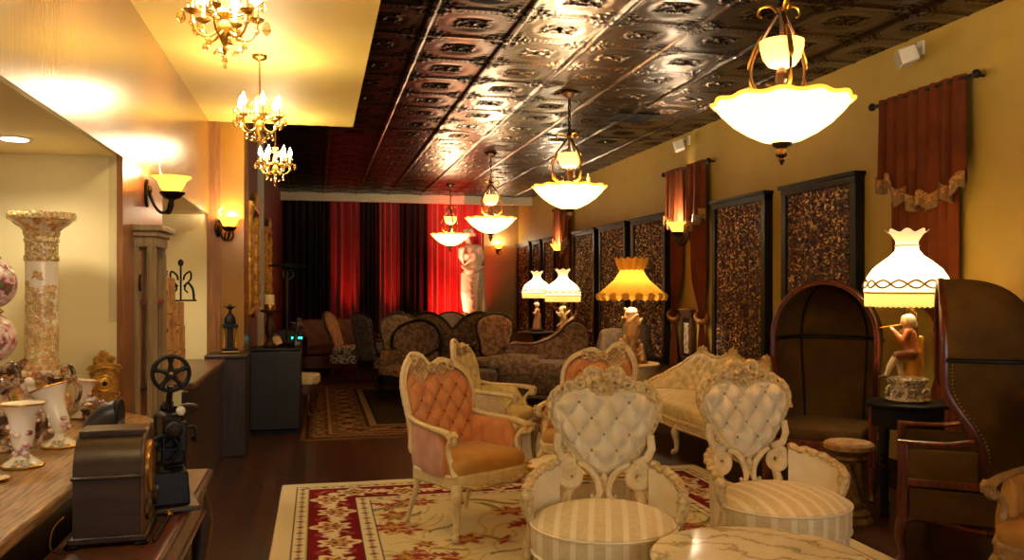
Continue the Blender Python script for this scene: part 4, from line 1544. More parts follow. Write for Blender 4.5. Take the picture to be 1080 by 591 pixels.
# ---------------------------------------------------------------- round white chairs with heart backs
def heart_chair(label, loc, r):
    t = thing('heart_back_chair', label, 'chair', loc, r, 'white heart backed round chairs')
    Rr = .325
    st = M['stripe']
    part('drum_base', MB().lathe([(Rr - .02, .0), (Rr - .005, .02), (Rr - .005, .10), (Rr - .015, .108), (Rr - .005, .116), (Rr, .30), (Rr - .012, .32)], 64), st, t)
    part('seat', MB().lathe([(Rr - .02, .31), (Rr + .005, .325), (Rr + .012, .36), (Rr + .012, .44), (Rr + .006, .462), (Rr - .03, .482), (Rr * .75, .502), (Rr * .4, .517), (.01, .521)], 64), st, t)
    mm = MB()
    for z, rr in ((.452, Rr + .013), (.33, Rr + .010)):
        mm.tube([(rr * math.cos(a), rr * math.sin(a), z) for a in np.linspace(0, 2 * PI, 65)[:-1]], .006, 6, closed=True)
    part('welt', mm, M['cream_satin'], t)
    # low curved arms from the back round to the front posts
    for sx in (-1, 1):
        def ang(u):            # from behind (u=0) to the front post
            return R(90 - sx * (40 + 54 * u))
        def top(u):
            return .655 - .03 * u - .05 * u ** 2.5
        rings = []
        for i in range(25):
            u = i / 24
            a = ang(u)
            ring = []
            for rr, z in ((Rr + .020, .05), (Rr + .022, .3), (Rr + .03, top(u) - .03), (Rr + .024, top(u)), (Rr + .010, top(u) - .02), (Rr + .008, .47), (Rr + .012, .3), (Rr + .012, .05)):
                ring.append((rr * math.cos(a), rr * math.sin(a), z))
            rings.append(ring)
        arm = part('arm', MB().rings(rings), M['cream_satin'], t)
        pts = [((Rr + .03 + .008 * math.sin(u * 30)) * math.cos(ang(u)), (Rr + .03 + .008 * math.sin(u * 30)) * math.sin(ang(u)), top(u) + .006 + .004 * math.sin(u * 25)) for u in np.linspace(0, 1, 40)]
        part('arm_rail', MB().tube(pts, [.021 * (1 + .16 * math.sin(k * .9)) for k in range(40)], 8), M['cream_gilt'], arm)
        a = ang(1.0)
        px, py = (Rr + .016) * math.cos(a), (Rr + .016) * math.sin(a)
        post = MB()
        pp = cat([(px, py, .58), (px * 1.04, py * 1.04, .56), (px * 1.03, py * 1.03, .50), (px * .98, py * .98, .44), (px * 1.03, py * 1.03, .30), (px * 1.0, py * 1.0, .12), (px * 1.05, py * 1.05, .01)], 6)
        post.tube(pp, [.024, .034, .026, .020, .026, .018, .024], 9)
        tx, ty = -math.sin(a), math.cos(a)
        sp = spiral((0, 0), .036, .008, PI / 2, 1.3 * -sx, 20)
        post.tube([(px * 1.04 + tx * x, py * 1.04 + ty * x, .565 + z) for x, z in sp], [.014, .011, .008], 7)
        part('arm_post', post, M['cream_gilt'], arm)
    # heart back
    def yof(x, z):
        return .315 + (z - .55) * .13 - .35 * x * x
    hp = [(0, .615), (.06, .635), (.13, .70), (.20, .80), (.243, .895), (.232, .96), (.18, 1.0), (.10, 1.012), (.035, 1.0), (0, .985)]
    full = hp + [(-x, z) for x, z in hp[-2:0:-1]]
    poly = smooth_poly(full, 5)
    tuft = (.062, .078, 0, .80, .040)
    bk = part('backrest', padded(poly, yof, .062, .03, tuft, 64, 56), M['cream_satin'], t)
    buttons(bk, BTN_C, poly, yof, tuft, .062, .045)
    ol = outline_tube(poly, yof, .024, .008, wob=.08, k=40)
    fo = part('back_frame', ol, M['cream_carved'], t)
    o2 = smooth_poly([(x * 1.13, .80 + (z - .80) * 1.17) for x, z in full], 5)
    part('outer_moulding', outline_tube(o2, yof, .013, .006, wob=.12, k=34), M['cream_gilt'], fo)
    part('back_cloth', padded(smooth_poly([(x * 1.1, .80 + (z - .80) * 1.12) for x, z in full], 4), lambda x, z: yof(x, z) + .018, .006, .022, None, 28, 16), M['cream_carved'], bk)
    # lower scrolls and lyre
    for sx in (-1, 1):
        sc = MB()
        c = (sx * .165, .600)
        sp = spiral(c, .062, .012, PI / 2 + (.3 if sx > 0 else -.3), -1.6 * sx, 36)
        lead = [(sx * .225, .80), (sx * .232, .735), (sx * .21, .685)]
        path = lead + sp
        sc.tube([(x, yof(x, z) - .015, z) for x, z in path], [.014, .017, .019, .017, .013, .010], 8, flat=1.5)
        part('side_scroll', sc, M['cream_carved'], fo)
        lc = cat([(sx * .125, yof(.1, .56) - .01, .655), (sx * .075, yof(.1, .56) - .02, .635), (sx * .032, yof(0, .55) - .02, .575), (sx * .022, yof(0, .5) - .02, .51), (sx * .05, yof(0, .5) - .025, .485), (sx * .058, yof(0, .5) - .025, .51)], 6)
        part('lyre_scroll', MB().tube(lc, [.012, .017, .018, .016, .013, .008], 8), M['cream_carved'], fo)
        part('stile', MB().tube(cat([(sx * .165, yof(.16, .54), .54), (sx * .185, .30, .47), (sx * .19, .305, .35)], 5), [.02, .026, .026], 8), M['cream_carved'], fo)
    part('leaf_drop', MB().sph((0, yof(0, .56) - .02, .565), (.022, .016, .05), 10, 8), M['cream_gilt'], fo)
    # carved crest
    for sx in (-1, 1):
        for (cx, cz, r0, a0, tn, w) in ((.052, 1.085, .040, -1.2, 1.5, .02), (.115, 1.045, .033, 2.4, -1.4, .011), (.175, 1.028, .026, 2.6, -1.3, .010), (.225, .985, .024, 2.0, -1.3, .010)):
            sp = spiral((cx * sx, cz), r0, .007, a0 if sx > 0 else PI - a0, tn * sx, 22)
            part('crest_scroll', MB().tube([(x, yof(x, z) - .012, z) for x, z in sp], [w * 1.25, w, w * .7], 7), M['cream_gilt'], fo)
        lf = MB()
        for k in range(6):
            a = R(90 - sx * (8 + 26 * k))
            lf.tube([(0, yof(0, 1.04) - .012, 1.035), (.045 * math.cos(a), yof(0, 1.05) - .03, 1.035 + .05 * math.sin(a)), (.085 * math.cos(a), yof(0, 1.05) - .012, 1.04 + .085 * math.sin(a))], [.007, .013, .004], 6)
        part('crest_fan', lf, M['cream_gilt'], fo)
    vine = []
    for sx in (-1, 1):
        pts = [(sx * x, z + .012 * math.sin(i * 1.6)) for i, (x, z) in enumerate([(.06, 1.03), (.11, 1.04), (.16, 1.035), (.205, 1.015), (.245, .97), (.268, .92), (.27, .87)])]
        v = MB()
        cc = cat([(x, yof(x, z) - .01, z) for x, z in pts], 6)
        v.tube(cc, [.012 * (1 + .30 * math.sin(k * 1.3)) for k in range(len(cc))], 8)
        part('crest_vine', v, M['cream_gilt'], fo)
    return t

heart_chair('white tufted heart backed round chair facing the camera beside the marble table', (1.28, 3.72, .02), -19)
heart_chair('white tufted heart backed round chair in front of the cream sofa and hooded chair', (2.28, 3.90, .02), 3)


# ---------------------------------------------------------------- hooded porter's chairs
def hooded_chair(label, loc, r):
    t = thing('hooded_porter_chair', label, 'hooded chair', loc, r, "hooded porter's chairs")
    zs, zt = 1.17, 1.60
    HF = -.15
    def plan(u, k=0.0):
        """u 0..1 from the left front round the back to the right front"""
        a = PI * (1 - u)
        x = (.395 - k) * math.copysign(abs(math.cos(a)) ** .62, math.cos(a))
        y = (.36 - k + .02) * abs(math.sin(a)) ** .75 - .02
        return x, y
    def front(z):
        if z > 1.02:
            return HF
        tt = min(1, max(0, (z - .62) / .40))
        return .04 + (HF - .04) * (tt * tt * (3 - 2 * tt))
    def shell(u, v, k):
        zz = .42 + v * 1.0 * (zs - .42) / .6 if v < .6 else None
        f = front(zz if zz else 2)
        e = .13                      # share of u for each straight side
        if u < e:
            x, y = plan(0, k); x0 = x
            y = f + (y - f) * (u / e)
        elif u > 1 - e:
            x, y = plan(1, k)
            y = f + (y - f) * ((1 - u) / e)
        else:
            x, y = plan((u - e) / (1 - 2 * e), k)
        if zz is not None:
            nar = 1 - .10 * max(0, min(1, (1.05 - zz) / .45)) 
            return (x * nar, y, zz)
        q = (v - .6) / .4 * PI / 2
        c = math.cos(q)
        return (x * c, HF + (y - HF) * max(c, 0) ** .62, zs + (zt - zs - k) * math.sin(q))
    nu, nv = 60, 40
    so = MB().grid(lambda u, v: shell(u, v, 0), nu, nv)
    part('hood_outside', so, M['hood_cloth'], t)
    part('hood_lining', MB().grid(lambda u, v: shell(u, v, .03), nu, nv), M['hood_cloth'], t)
    edge = [shell(0, v, .012) for v in np.linspace(.12, 1, 44)] + [shell(1, v, .012) for v in np.linspace(1, .12, 44)][1:]
    part('hood_rim', MB().tube(edge, .024, 8, flat=.8), M['red_wood'], t)
    part('hood_rim_bead', MB().tube([(p[0] * .955, p[1] - .012, p[2] - .012) for p in edge], .008, 6), M['red_wood'], t)
    for u in (.36, .64):
        part('seam_welt', MB().tube([shell(u, v, .036) for v in np.linspace(.03, .96, 30)], .009, 6), M['black'], t)
    part('seam_welt', MB().tube([shell(u, .58, .036) for u in np.linspace(.01, .99, 50)], .016, 6), M['black'], t)
    part('seam_welt', MB().tube([shell(u, .58, -.004) for u in np.linspace(.01, .99, 50)], .012, 6), M['black'], t)
    nm = MB()
    for sxu in (.006, .994):
        for v in np.linspace(.14, .56, 26):
            p = shell(sxu, v, -.006)
            nm.sph((p[0], p[1] + .035, p[2]), .006, 6, 4)
    nh = part('nailheads', nm, M['brass'], t); nh['kind'] = 'stuff'
    # seat box
    part('seat', MB().sq((0, -.03, .44), (.335, .33, .07), .35, .35), M['hood_cloth'], t)
    part('seat_box', MB().bx(-.35, .35, -.34, .28, .22, .39), M['hood_cloth'], t, bevel=.01)
    part('front_apron', MB().prism([(-.36, .40), (.36, .40), (.36, .20), (.2, .235), (0, .205), (-.2, .235), (-.36, .20)], -.365, -.335, 'y'), M['red_wood'], t, bevel=.006)
    for sx in (-1, 1):
        x = sx * .375
        ar = part('arm_rail', MB().tube(cat([(x * .985, .0, .70), (x, -.12, .675), (x, -.28, .668), (x, -.385, .67)], 6), [.022, .020, .024, .027], 8, flat=.75), M['red_wood'], t)
        part('arm_panel', MB().bx(x - .018, x + .018, -.34, .02, .47, .64), M['hood_cloth'], ar, bevel=.008)
        part('side_panel', MB().bx(x - .02, x + .02, -.33, .25, .24, .42), M['hood_cloth'], t, bevel=.008)
        sr = MB()
        sr.bx(x - .024, x + .024, -.36, .06, .43, .475)
        part('side_rail', sr, M['red_wood'], t, bevel=.006)
        part('side_apron', MB().tube(cat([(x, -.35, .235), (x, -.22, .26), (x, -.05, .215), (x, .12, .20), (x, .27, .22)], 6), .02, 8), M['red_wood'], t)
        part('leg', MB().bx(x - .026, x + .026, -.385, -.333, .20, .665).tube(cat([(x, -.36, .24), (x, -.375, .14), (x, -.36, .05), (x, -.375, .0)], 5), [.034, .03, .02, .028], 9), M['red_wood'], t, bevel=.005)
        part('leg', MB().tube(cat([(x * .8, .27, .26), (x * .82, .29, .12), (x * .85, .33, .0)], 5), [.03, .025, .02], 8), M['red_wood'], t)
    return t

hooded_chair("hooded porter's chair turned open to the camera, left of the large lamp", (3.88, 5.95, 0), -43)
hooded_chair("hooded porter's chair seen from its side at the right edge of the photo", (3.74, 4.30, 0), -127)


# ---------------------------------------------------------------- cream serpentine sofa
def cream_sofa(label, loc, r):
    t = thing('serpentine_sofa', label, 'sofa', loc, r)
    L = 1.08
    def yof(x, z):
        a = max(0, abs(x) - .62)
        return .30 - 1.75 * a * a + (z - .5) * .16 * (1 - min(1, a / .46))
    def ztop(x):
        a = abs(x)
        return .80 + .07 * math.exp(-((a - .0) / .22) ** 2) + .05 * math.exp(-((a - .62) / .18) ** 2) - .30 * max(0, (a - .68) / .40) ** 1.3
    xs_ = np.linspace(-L, L, 61)
    poly = [(x, .40) for x in xs_] + [(x, ztop(x)) for x in xs_[::-1]]
    tuft = (.075, .085, 0, .63, .034)
    bk = part('backrest', padded(poly, yof, .07, .035, tuft, 120, 34), M['cream_cloth'], t)
    buttons(bk, BTN_C, poly, yof, tuft, .07, .05)
    tp = [(x, yof(x, ztop(x)) + .005, ztop(x) + .012) for x in np.linspace(-L, L, 121)]
    end = lambda s: [(s * L, yof(L, .5) - .02, .52), (s * (L - .01), yof(L, .5) - .05, .46), (s * (L - .03), yof(L, .5) - .03, .40), (s * (L - .02), -.35, .33)]
    fr = part('top_rail', MB().tube(tp, [.020 * (1 + .18 * math.sin(i * .9)) for i in range(121)], 8), M['cream_gilt'], t)
    for s in (-1, 1):
        part('arm_post', MB().tube(cat(end(s), 6), [.03, .026, .022, .03], 8), M['cream_carved'], t)
    for cx in (-.62, 0, .62):
        cr = MB()
        for s in (-1, 1):
            sp = spiral((cx + s * .045, ztop(cx) + .03), .034, .008, -1.0 if s > 0 else PI + 1.0, 1.4 * s, 20)
            cr.tube([(x, yof(x, z) - .005, z) for x, z in sp], [.015, .012, .008], 7)
        cr.sph((cx, yof(cx, .9) - .01, ztop(cx) + .045), (.022, .018, .04), 10, 8)
        part('crest', cr, M['cream_gilt'], fr)
    sp = [(-1.02, -.38), (-.5, -.43), (0, -.40), (.5, -.43), (1.02, -.38), (1.05, -.15), (.75, .28), (0, .30), (-.75, .28), (-1.05, -.15)]
    ss = smooth_poly(sp, 6)
    part('seat_rail', MB().prism(ss, .22, .33), M['cream_carved'], t, bevel=.015)
    part('rail_moulding', MB().tube([(x, y - .004, .30) for x, y in ss], .010, 6, closed=True).tube([(x, y - .004, .24) for x, y in ss], .012, 6, closed=True), M['cream_gilt'], t)
    prof = [(.33, 1.0), (.35, 1.01), (.41, 1.01), (.435, .99), (.45, .94), (.462, .7), (.468, .3), (.468, .02)]
    part('seat', MB().rings([[(x * k, (y + .02) * k - .02, z) for x, y in ss] for z, k in prof]), M['yellow_cloth'], t)
    for x, y in ((-.98, -.36), (.98, -.36), (-.33, -.40), (.33, -.40)):
        part('leg', cab_leg((x, y, .25), (x * 1.01, y - .03), .03), M['cream_carved'], t)
    for x in (-.8, .8):
        part('leg', cab_leg((x, .24, .25), (x, .30), .028), M['cream_carved'], t)
    return t
cream_sofa('long cream tufted serpentine sofa along the right wall', (3.66, 7.75, 0), -88)


# ---------------------------------------------------------------- generic parlour seats further back
def parlour(name, label, cat_, loc, r, poly, frame, cloth, seatc, sw, sd, sh=.44, arms=0, tilt=.2, curve=.25, group=None, leg='cab', bulge=.045, tuft=None, back_c=None, fr_r=.022, y0=None, crest=None, skirt=False):
    t = thing(name, label, cat_, loc, r, group)
    y0 = sd / 2 - .04 if y0 is None else y0
    def yof(x, z):
        return y0 + (z - sh) * tilt - curve * x * x
    pl = smooth_poly(poly, 5)
    bk = part('backrest', padded(pl, yof, bulge, .03, tuft, 44, 26), cloth, t)
    part('back_cloth', padded(smooth_poly([(x * .97, z) for x, z in poly], 3), lambda x, z: yof(x, z) + .024, .004, .02, None, 22, 14), back_c or cloth, bk)
    if frame:
        fo = part('back_frame', outline_tube(pl, yof, fr_r, .008, wob=.08, k=36), frame, t)
        if crest:
            for (cx, cz, rr) in crest:
                mm = MB()
                for s in (-1, 1):
                    sp = spiral((cx + s * rr * 1.1, cz), rr, rr * .2, -1.0 if s > 0 else PI + 1.0, 1.4 * s, 18)
                    mm.tube([(x, yof(x, z) - .01, z) for x, z in sp], [rr * .42, rr * .32, rr * .2], 7)
                mm.sph((cx, yof(cx, cz), cz + rr * .5), (rr * .6, rr * .5, rr * 1.1), 10, 8)
                part('crest', mm, frame, fo)
    lz = sh - .20
    part('seat', MB().sq((0, -.02, sh - .05), (sw / 2, sd / 2, .075), .35, .28), seatc, t)
    if skirt:
        part('skirt', MB().prism(smooth_poly([(-sw / 2 + .01, -sd / 2 + .01), (sw / 2 - .01, -sd / 2 + .01), (sw / 2 - .03, sd / 2), (-sw / 2 + .03, sd / 2)], 5), skirt, lz + .08), seatc, t)
        lz = skirt + .02
    else:
        part('seat_rail', MB().prism(smooth_poly([(-sw / 2 + .01, -sd / 2 + .01), (0, -sd / 2 - .005), (sw / 2 - .01, -sd / 2 + .01), (sw / 2 - .03, sd / 2 - .03), (-sw / 2 + .03, sd / 2 - .03)], 4), lz, sh - .08), frame or cloth, t, bevel=.008)
    lm = frame or M['dark_wood']
    for sx in (-1, 1):
        x = sx * (sw / 2 - .045)
        if leg == 'cab':
            part('leg', cab_leg((x, -sd / 2 + .05, lz + .02), (x * 1.05, -sd / 2 + .02), .022, .02), lm, t)
        else:
            part('leg', turned_leg(x, -sd / 2 + .05, lz + .02), lm, t)
        part('leg', MB().tube(cat([(x * .95, sd / 2 - .06, lz + .02), (x * .95, sd / 2 - .04, lz * .5), (x, sd / 2 + .03, 0)], 5), [.022, .019, .016], 8), lm, t)
        if arms:
            xa = sx * (sw / 2 - .01)
            ar = part('arm', MB().tube(cat([(xa * .93, yof(xa * .9, sh + .25) - .01, sh + .25), (xa, .02, sh + .22), (xa * 1.03, -sd * .3, sh + .20), (xa * 1.02, -sd * .40, sh + .17), (xa * .98, -sd * .33, sh + .10), (xa * .97, -sd * .40, sh - .08)], 6), [.02, .02, .026, .024, .018, .024], 8), lm, t)
            if arms == 2:
                part('arm_panel', MB().sq((xa * .97, -.01, sh + .09), (.03, sd * .40, .14), .4, .4, 24, 12), cloth, ar)
            elif arms == 1:
                part('arm_pad', MB().sq((xa * 1.0, -.04, sh + .235), (.028, .11, .02), .6, .6, 18, 10), cloth, ar)
    return t

SPOON = [(-.19, .46), (-.20, .62), (-.25, .80), (-.26, .95), (-.17, 1.07), (0, 1.11), (.17, 1.07), (.26, .95), (.25, .80), (.20, .62), (.19, .46)]
MED = [(-.17, .48), (-.21, .66), (-.265, .86), (-.255, 1.0), (-.15, 1.09), (0, 1.12), (.15, 1.09), (.255, 1.0), (.265, .86), (.21, .66), (.17, .48)]
WING = [(-.25, .42), (-.28, .6), (-.30, .85), (-.28, 1.02), (-.17, 1.10), (0, 1.115), (.17, 1.10), (.28, 1.02), (.30, .85), (.28, .6), (.25, .42)]
parlour('parlour_chair', 'dark framed chair with white scroll cloth, left of the grey chair before the red glow', 'chair', (.58, 15.15, 0), 68, SPOON, M['dark_wood'], M['tan_cloth'], M['scroll_bw'], .60, .58, .50, tilt=.33, leg='turned', back_c=M['scroll_bw'], skirt=.24)
parlour('wing_chair', 'grey flowered high backed chair seen from behind, beside the white scroll chair', 'armchair', (1.0, 14.25, 0), 118, WING, M['dark_wood'], M['grey_floral'], M['grey_floral'], .62, .60, .44, arms=2, tilt=.22, curve=.5, leg='turned')
parlour('tub_chair', 'brown floral chair with black curved back rim, behind the peach armchair', 'armchair', (1.24, 11.75, .026), -32, [(-.30, .42), (-.36, .62), (-.36, .84), (-.24, .98), (0, 1.05), (.24, .98), (.36, .84), (.36, .62), (.30, .42)], M['black'], M['floral_brown'], M['floral_brown'], .70, .62, .42, arms=2, tilt=.12, curve=.9, fr_r=.032, leg='turned')
parlour('round_back_chair', 'brown chair with carved dark rim behind the brown floral tub chair', 'chair', (1.12, 12.55, .026), -12, MED, M['dark_wood'], M['tan_cloth'], M['floral_brown'], .60, .58, .44, tilt=.14, crest=[(0, 1.13, .035)])
hs = [(-.80, .45), (-.83, .75), (-.72, 1.0), (-.42, 1.11), (-.17, 1.01), (0, .84), (.17, 1.01), (.42, 1.11), (.72, 1.0), (.83, .75), (.80, .45), (0, .45)]
parlour('double_hump_sofa', 'dark brown sofa with two rounded back humps in front of the statue', 'sofa', (2.08, 13.3, .02), -8, hs, M['black'], M['floral_dark'], M['floral_dark'], 1.72, .74, .46, arms=2, tilt=.12, curve=.05, fr_r=.035, tuft=(.12, .11, 0, .66, .02))
parlour('medallion_chair', 'brown chair with oval medallion back and dark carved rim, right of the humped sofa', 'chair', (2.55, 12.35, .024), -12, MED, M['black'], M['floral_brown'], M['floral_brown'], .62, .56, .46, arms=1, tilt=.12, fr_r=.026)
parlour('curved_chair', 'pale faded chair back peeping over the dip of the humped sofa', 'chair', (2.2, 14.4, 0), -10, SPOON, M['mid_wood'], M['gauze'], M['gauze'], .6, .56, .46, tilt=.1)
parlour('club_sofa', 'red brown leather sofa in the shade left of the white scroll chair', 'sofa', (.35, 16.2, 0), 25, [(-.72, .40), (-.74, .8), (-.6, .93), (0, .95), (.6, .93), (.74, .8), (.72, .40)], None, M['brown_red'], M['brown_red'], 1.5, .8, .44, arms=2, tilt=.15, curve=.03, skirt=.10, tuft=(.13, .12, 0, .65, .025))
parlour('slipper_chair', 'taupe high backed slipper chair left of the gold pagoda lamp', 'chair', (3.45, 10.42, 0), -150, [(-.20, .42), (-.22, .7), (-.21, .98), (-.12, 1.03), (.12, 1.03), (.21, .98), (.22, .7), (.20, .42)], None, M['grey_cloth'], M['grey_cloth'], .52, .54, .44, tilt=.14, curve=.3)
parlour('slipper_chair', 'second taupe slipper chair, half behind the gold pagoda lamp base', 'chair', (4.0, 10.95, 0), -140, [(-.20, .42), (-.22, .7), (-.21, .98), (-.12, 1.04), (.12, 1.04), (.21, .98), (.22, .7), (.20, .42)], None, M['grey_cloth'], M['grey_cloth'], .52, .54, .44, tilt=.14, curve=.3)
parlour('side_chair', 'small wooden chair with cream seat beside the black cabinet', 'chair', (-.24, 10.55, .02), 75, [(-.18, .62), (-.2, .78), (-.17, .92), (0, .95), (.17, .92), (.2, .78), (.18, .62), (0, .60)], M['mid_wood'], M['cream_cloth'], M['cream_cloth'], .46, .44, .47, tilt=.2, curve=.1, bulge=.02)

# carved settee with two panels, and the long brown chaise before it
t = thing('carved_settee', 'mahogany framed settee with carved crest, left of the taupe slipper chairs', 'settee', (3.09, 11.48, .015), -16, None, 1.04)
def yof(x, z):
    return .26 + (z - .45) * .2 - .12 * x * x
o1 = smooth_poly([(-.55, .46), (-.58, .56), (-.52, .64), (-.40, .67), (-.30, .66), (-.24, .66), (-.22, .46)], 5)
o2_ = smooth_poly([(-.16, .46), (-.17, .67), (.0, .71), (.16, .80), (.30, .93), (.42, .98), (.54, .90), (.56, .70), (.50, .46)], 5)
part('back_panel', padded(o1, yof, .05, .03, None, 26, 24), M['floral_brown'], t)
part('back_panel', padded(o2_, yof, .05, .03, None, 36, 24), M['floral_brown'], t)
f = outline_tube(o1, yof, .028, .01, wob=.12, k=20)
g = outline_tube(o2_, yof, .028, .01, wob=.12, k=26)
n = len(f.v); f.v += g.v; f.f += [tuple(i + n for i in q) for q in g.f]
fo = part('back_frame', f, M['red_wood'], t)
part('centre_splat', MB().prism([(-.22, .45), (-.16, .45), (-.15, .67), (-.23, .67)], .27, .33, 'y'), M['red_wood'], fo, bevel=.008)
part('top_rail', MB().tube(cat([(-.60, yof(.5, .6), .63), (-.44, yof(.44, .7), .70), (-.22, yof(.2, .7), .69), (-.02, yof(0, .75), .74), (.16, yof(.2, .8), .84), (.30, yof(.3, 1), .98), (.43, yof(.4, 1), 1.04), (.57, yof(.5, 1), .94)], 8), [.03, .045, .04, .045, .055, .06, .03], 9, flat=.6), M['red_wood'], fo)
for cx, cz in ((-.57, .60), (.43, 1.04), (.20, .84)):
    sp = spiral((cx, cz), .06, .012, 0, 1.5, 22)
    part('scroll', MB().tube([(x, yof(x, z) - .02, z) for x, z in sp], [.024, .018, .012], 8), M['red_wood'], fo)
part('seat', MB().sq((0, -.08, .40), (.62, .36, .10), .4, .3), M['floral_brown'], t)
part('roll_cushion', MB().tube(cat([(-.72, -.36, .49), (-.45, -.32, .51), (-.10, -.24, .50)], 8), [.085, .095, .09], 14), M['tan_cloth'], t)
part('seat_base', MB().sq((-.03, -.12, .22), (.62, .38, .15), .3, .25), M['floral_dark'], t)
for sx in (-1, 1):
    for sy in (-1, 1):
        part('leg', turned_leg(sx * .5, -.12 + sy * .27, .12), M['red_wood'], t)
t = thing('chaise', 'long dark brown chaise just left of the mahogany settee', 'chaise', (1.72, 10.8, .02), -14, None, .85)
part('seat', MB().sq((0, 0, .46), (.62, .34, .10), .35, .25), M['floral_dark'], t)
part('base', MB().sq((0, 0, .26), (.61, .335, .14), .25, .2), M['floral_dark'], t)
for sx in (-1, 1):
    for sy in (-1, 1):
        part('leg', turned_leg(sx * .52, sy * .25, .14), M['dark_wood'], t)

# gold armchair cut by the right edge of the photo
french_chair('old gold cloth armchair with worn carved arms, cut by the lower right corner', (3.34, 3.12, .02), -62, (M['gold_cloth'], M['gold_cloth'], M['gold_cloth'], M['mid_carved'], M['mid_carved'], 'r'))
# ------------------------------------------------------------------ the left side: display counter, ornaments, desk
t = thing('display_counter', 'weathered oak topped counter along the left wall, covered with ornaments', 'counter', (-1.42, 1.0, 0), 0)
top = [(-.62, -4.1), (.635, -4.1), (.635, 3.42), (.628, 3.52), (.58, 3.62), (.50, 3.72), (.40, 3.83), (.345, 3.89), (-.62, 3.89)]
part('counter_top', MB().prism(top, .855, .90), M['counter_wood'], t, bevel=.012)
part('counter_front', MB().bx(-.6, .57, -4.1, 3.55, .0, .855), M['dark_wood'], t)

CZ = .90
# painted column pedestal
t = thing('column_pedestal', 'tall white china column with raised flowers and a gilt capital, in the cream niche', 'pedestal', (-1.31, 4.56, CZ), 0)
part('plinth', MB().bx(-.098, .098, -.098, .098, 0, .05).bx(-.085, .085, -.085, .085, .05, .215).bx(-.098, .098, -.098, .098, .215, .25), M['china_dense'], t, bevel=.008)
part('shaft', MB().lathe([(.088, .25), (.09, .27), (.074, .29), (.072, .55), (.072, .80)], 40, mod=lambda a, r, z: (r * (1 + .05 * noise.noise((math.cos(a) * 3, math.sin(a) * 3, z * 14)) * max(0, 1 - (z - .25) / .35)), z)), M['china_column'], t)
part('neck_bands', MB().lathe([(.074, .775), (.078, .78), (.078, .80), (.073, .805), (.073, .865), (.078, .87), (.078, .885), (.074, .89), (.08, .905), (.083, .915), (.076, .925)], 40), M['china_band'], t)
part('capital', MB().lathe([(.078, .92), (.092, .935), (.12, .955), (.134, .972), (.140, .975)], 40, mod=lambda a, r, z: (r * (1 + .02 * math.cos(a * 16)), z)), M['china_dense'], t)
part('capital_rim', MB().lathe([(.138, .972), (.150, .978), (.152, 1.0), (.147, 1.012), (.11, 1.014)], 40), M['china_band'], t)

# stacked globe lamp at the left edge
t = thing('globe_lamp', 'two stacked round pink flowered china globes cut by the left edge', 'globe lamp', (-1.345, 4.0, CZ), 0)
part('foot', MB().lathe([(.10, 0), (.11, .02), (.07, .05), (.04, .10), (.05, .16), (.03, .20), (.03, .335)], 30), M['gilt'], t)
part('lower_globe', MB().sph((0, 0, .435), (.10, .10, .105), 36, 20), M['china_pink'], t)
part('collar', MB().lathe([(.035, .535), (.05, .545), (.035, .56)], 24), M['gilt'], t)
part('upper_globe', MB().sph((0, 0, .665), (.10, .10, .108), 36, 20), M['china_pink'], t)
part('finial', MB().lathe([(.035, .768), (.04, .775), (.012, .80), (.018, .82), (.003, .85)], 20), M['gilt'], t)

# gilt clock
t = thing('gilt_clock', 'small ornate gilt rococo mantel clock standing at the niche end wall', 'clock', (-1.085, 4.80, CZ), 18, None, .76)
cl = [(-.095, 0), (.095, 0), (.10, .03), (.075, .06), (.068, .10), (.082, .14), (.088, .20), (.075, .26), (.092, .30), (.06, .325), (.065, .355), (.035, .375), (.03, .405), (.012, .42), (-.012, .42), (-.03, .405), (-.035, .375), (-.065, .355), (-.06, .325), (-.092, .30), (-.075, .26), (-.088, .20), (-.082, .14), (-.068, .10), (-.075, .06), (-.10, .03)]
part('case', MB().prism(cl, -.055, .055, 'y'), M['gilt'], t, bevel=.012)
part('dial', MB().lathe([(.046, 0), (.046, .004), (.04, .008), (.005, .01)], 30).tube([(.05 * math.cos(a), .05 * math.sin(a), .004) for a in np.linspace(0, 2 * PI, 31)[:-1]], .007, 6, closed=True), M['gold'], t)
d = kids(t)[-1]; d.rotation_euler = (PI / 2, 0, 0); d.location = (0, -.056, .20)
hu = part('dial_centre', MB().sph((0, -.066, .20), (.017, .004, .017), 14, 6), M['black'], t)
hb = part('hands', MB().bx(-.003, .003, -.004, .0, 0, .032).bx(0, .022, -.004, 0, -.003, .003), M['black'], t); hb.location = (0, -.068, .20)
sc = MB()
for sx in (-1, 1):
    for cx, cz, r0, a0, tn in ((.075, .295, .028, 0, 1.3), (.04, .36, .024, 0, 1.4), (.085, .03, .028, 0, -1.3), (.075, .125, .02, PI, 1.2)):
        sp = spiral((cx * sx, cz), r0, .006, a0 if sx > 0 else PI - a0, tn * sx, 18)
        s1_ = MB().tube([(x, -.058, z) for x, z in sp], [.011, .009, .006], 6)
        part('scroll', s1_, M['gilt'], t)
part('arched_hood', MB().tube(cat([(-.095, -.06, .265), (-.06, -.07, .295), (0, -.075, .31), (.06, -.07, .295), (.095, -.06, .265)], 6), [.009, .013, .015, .013, .009], 8), M['gilt'], t)

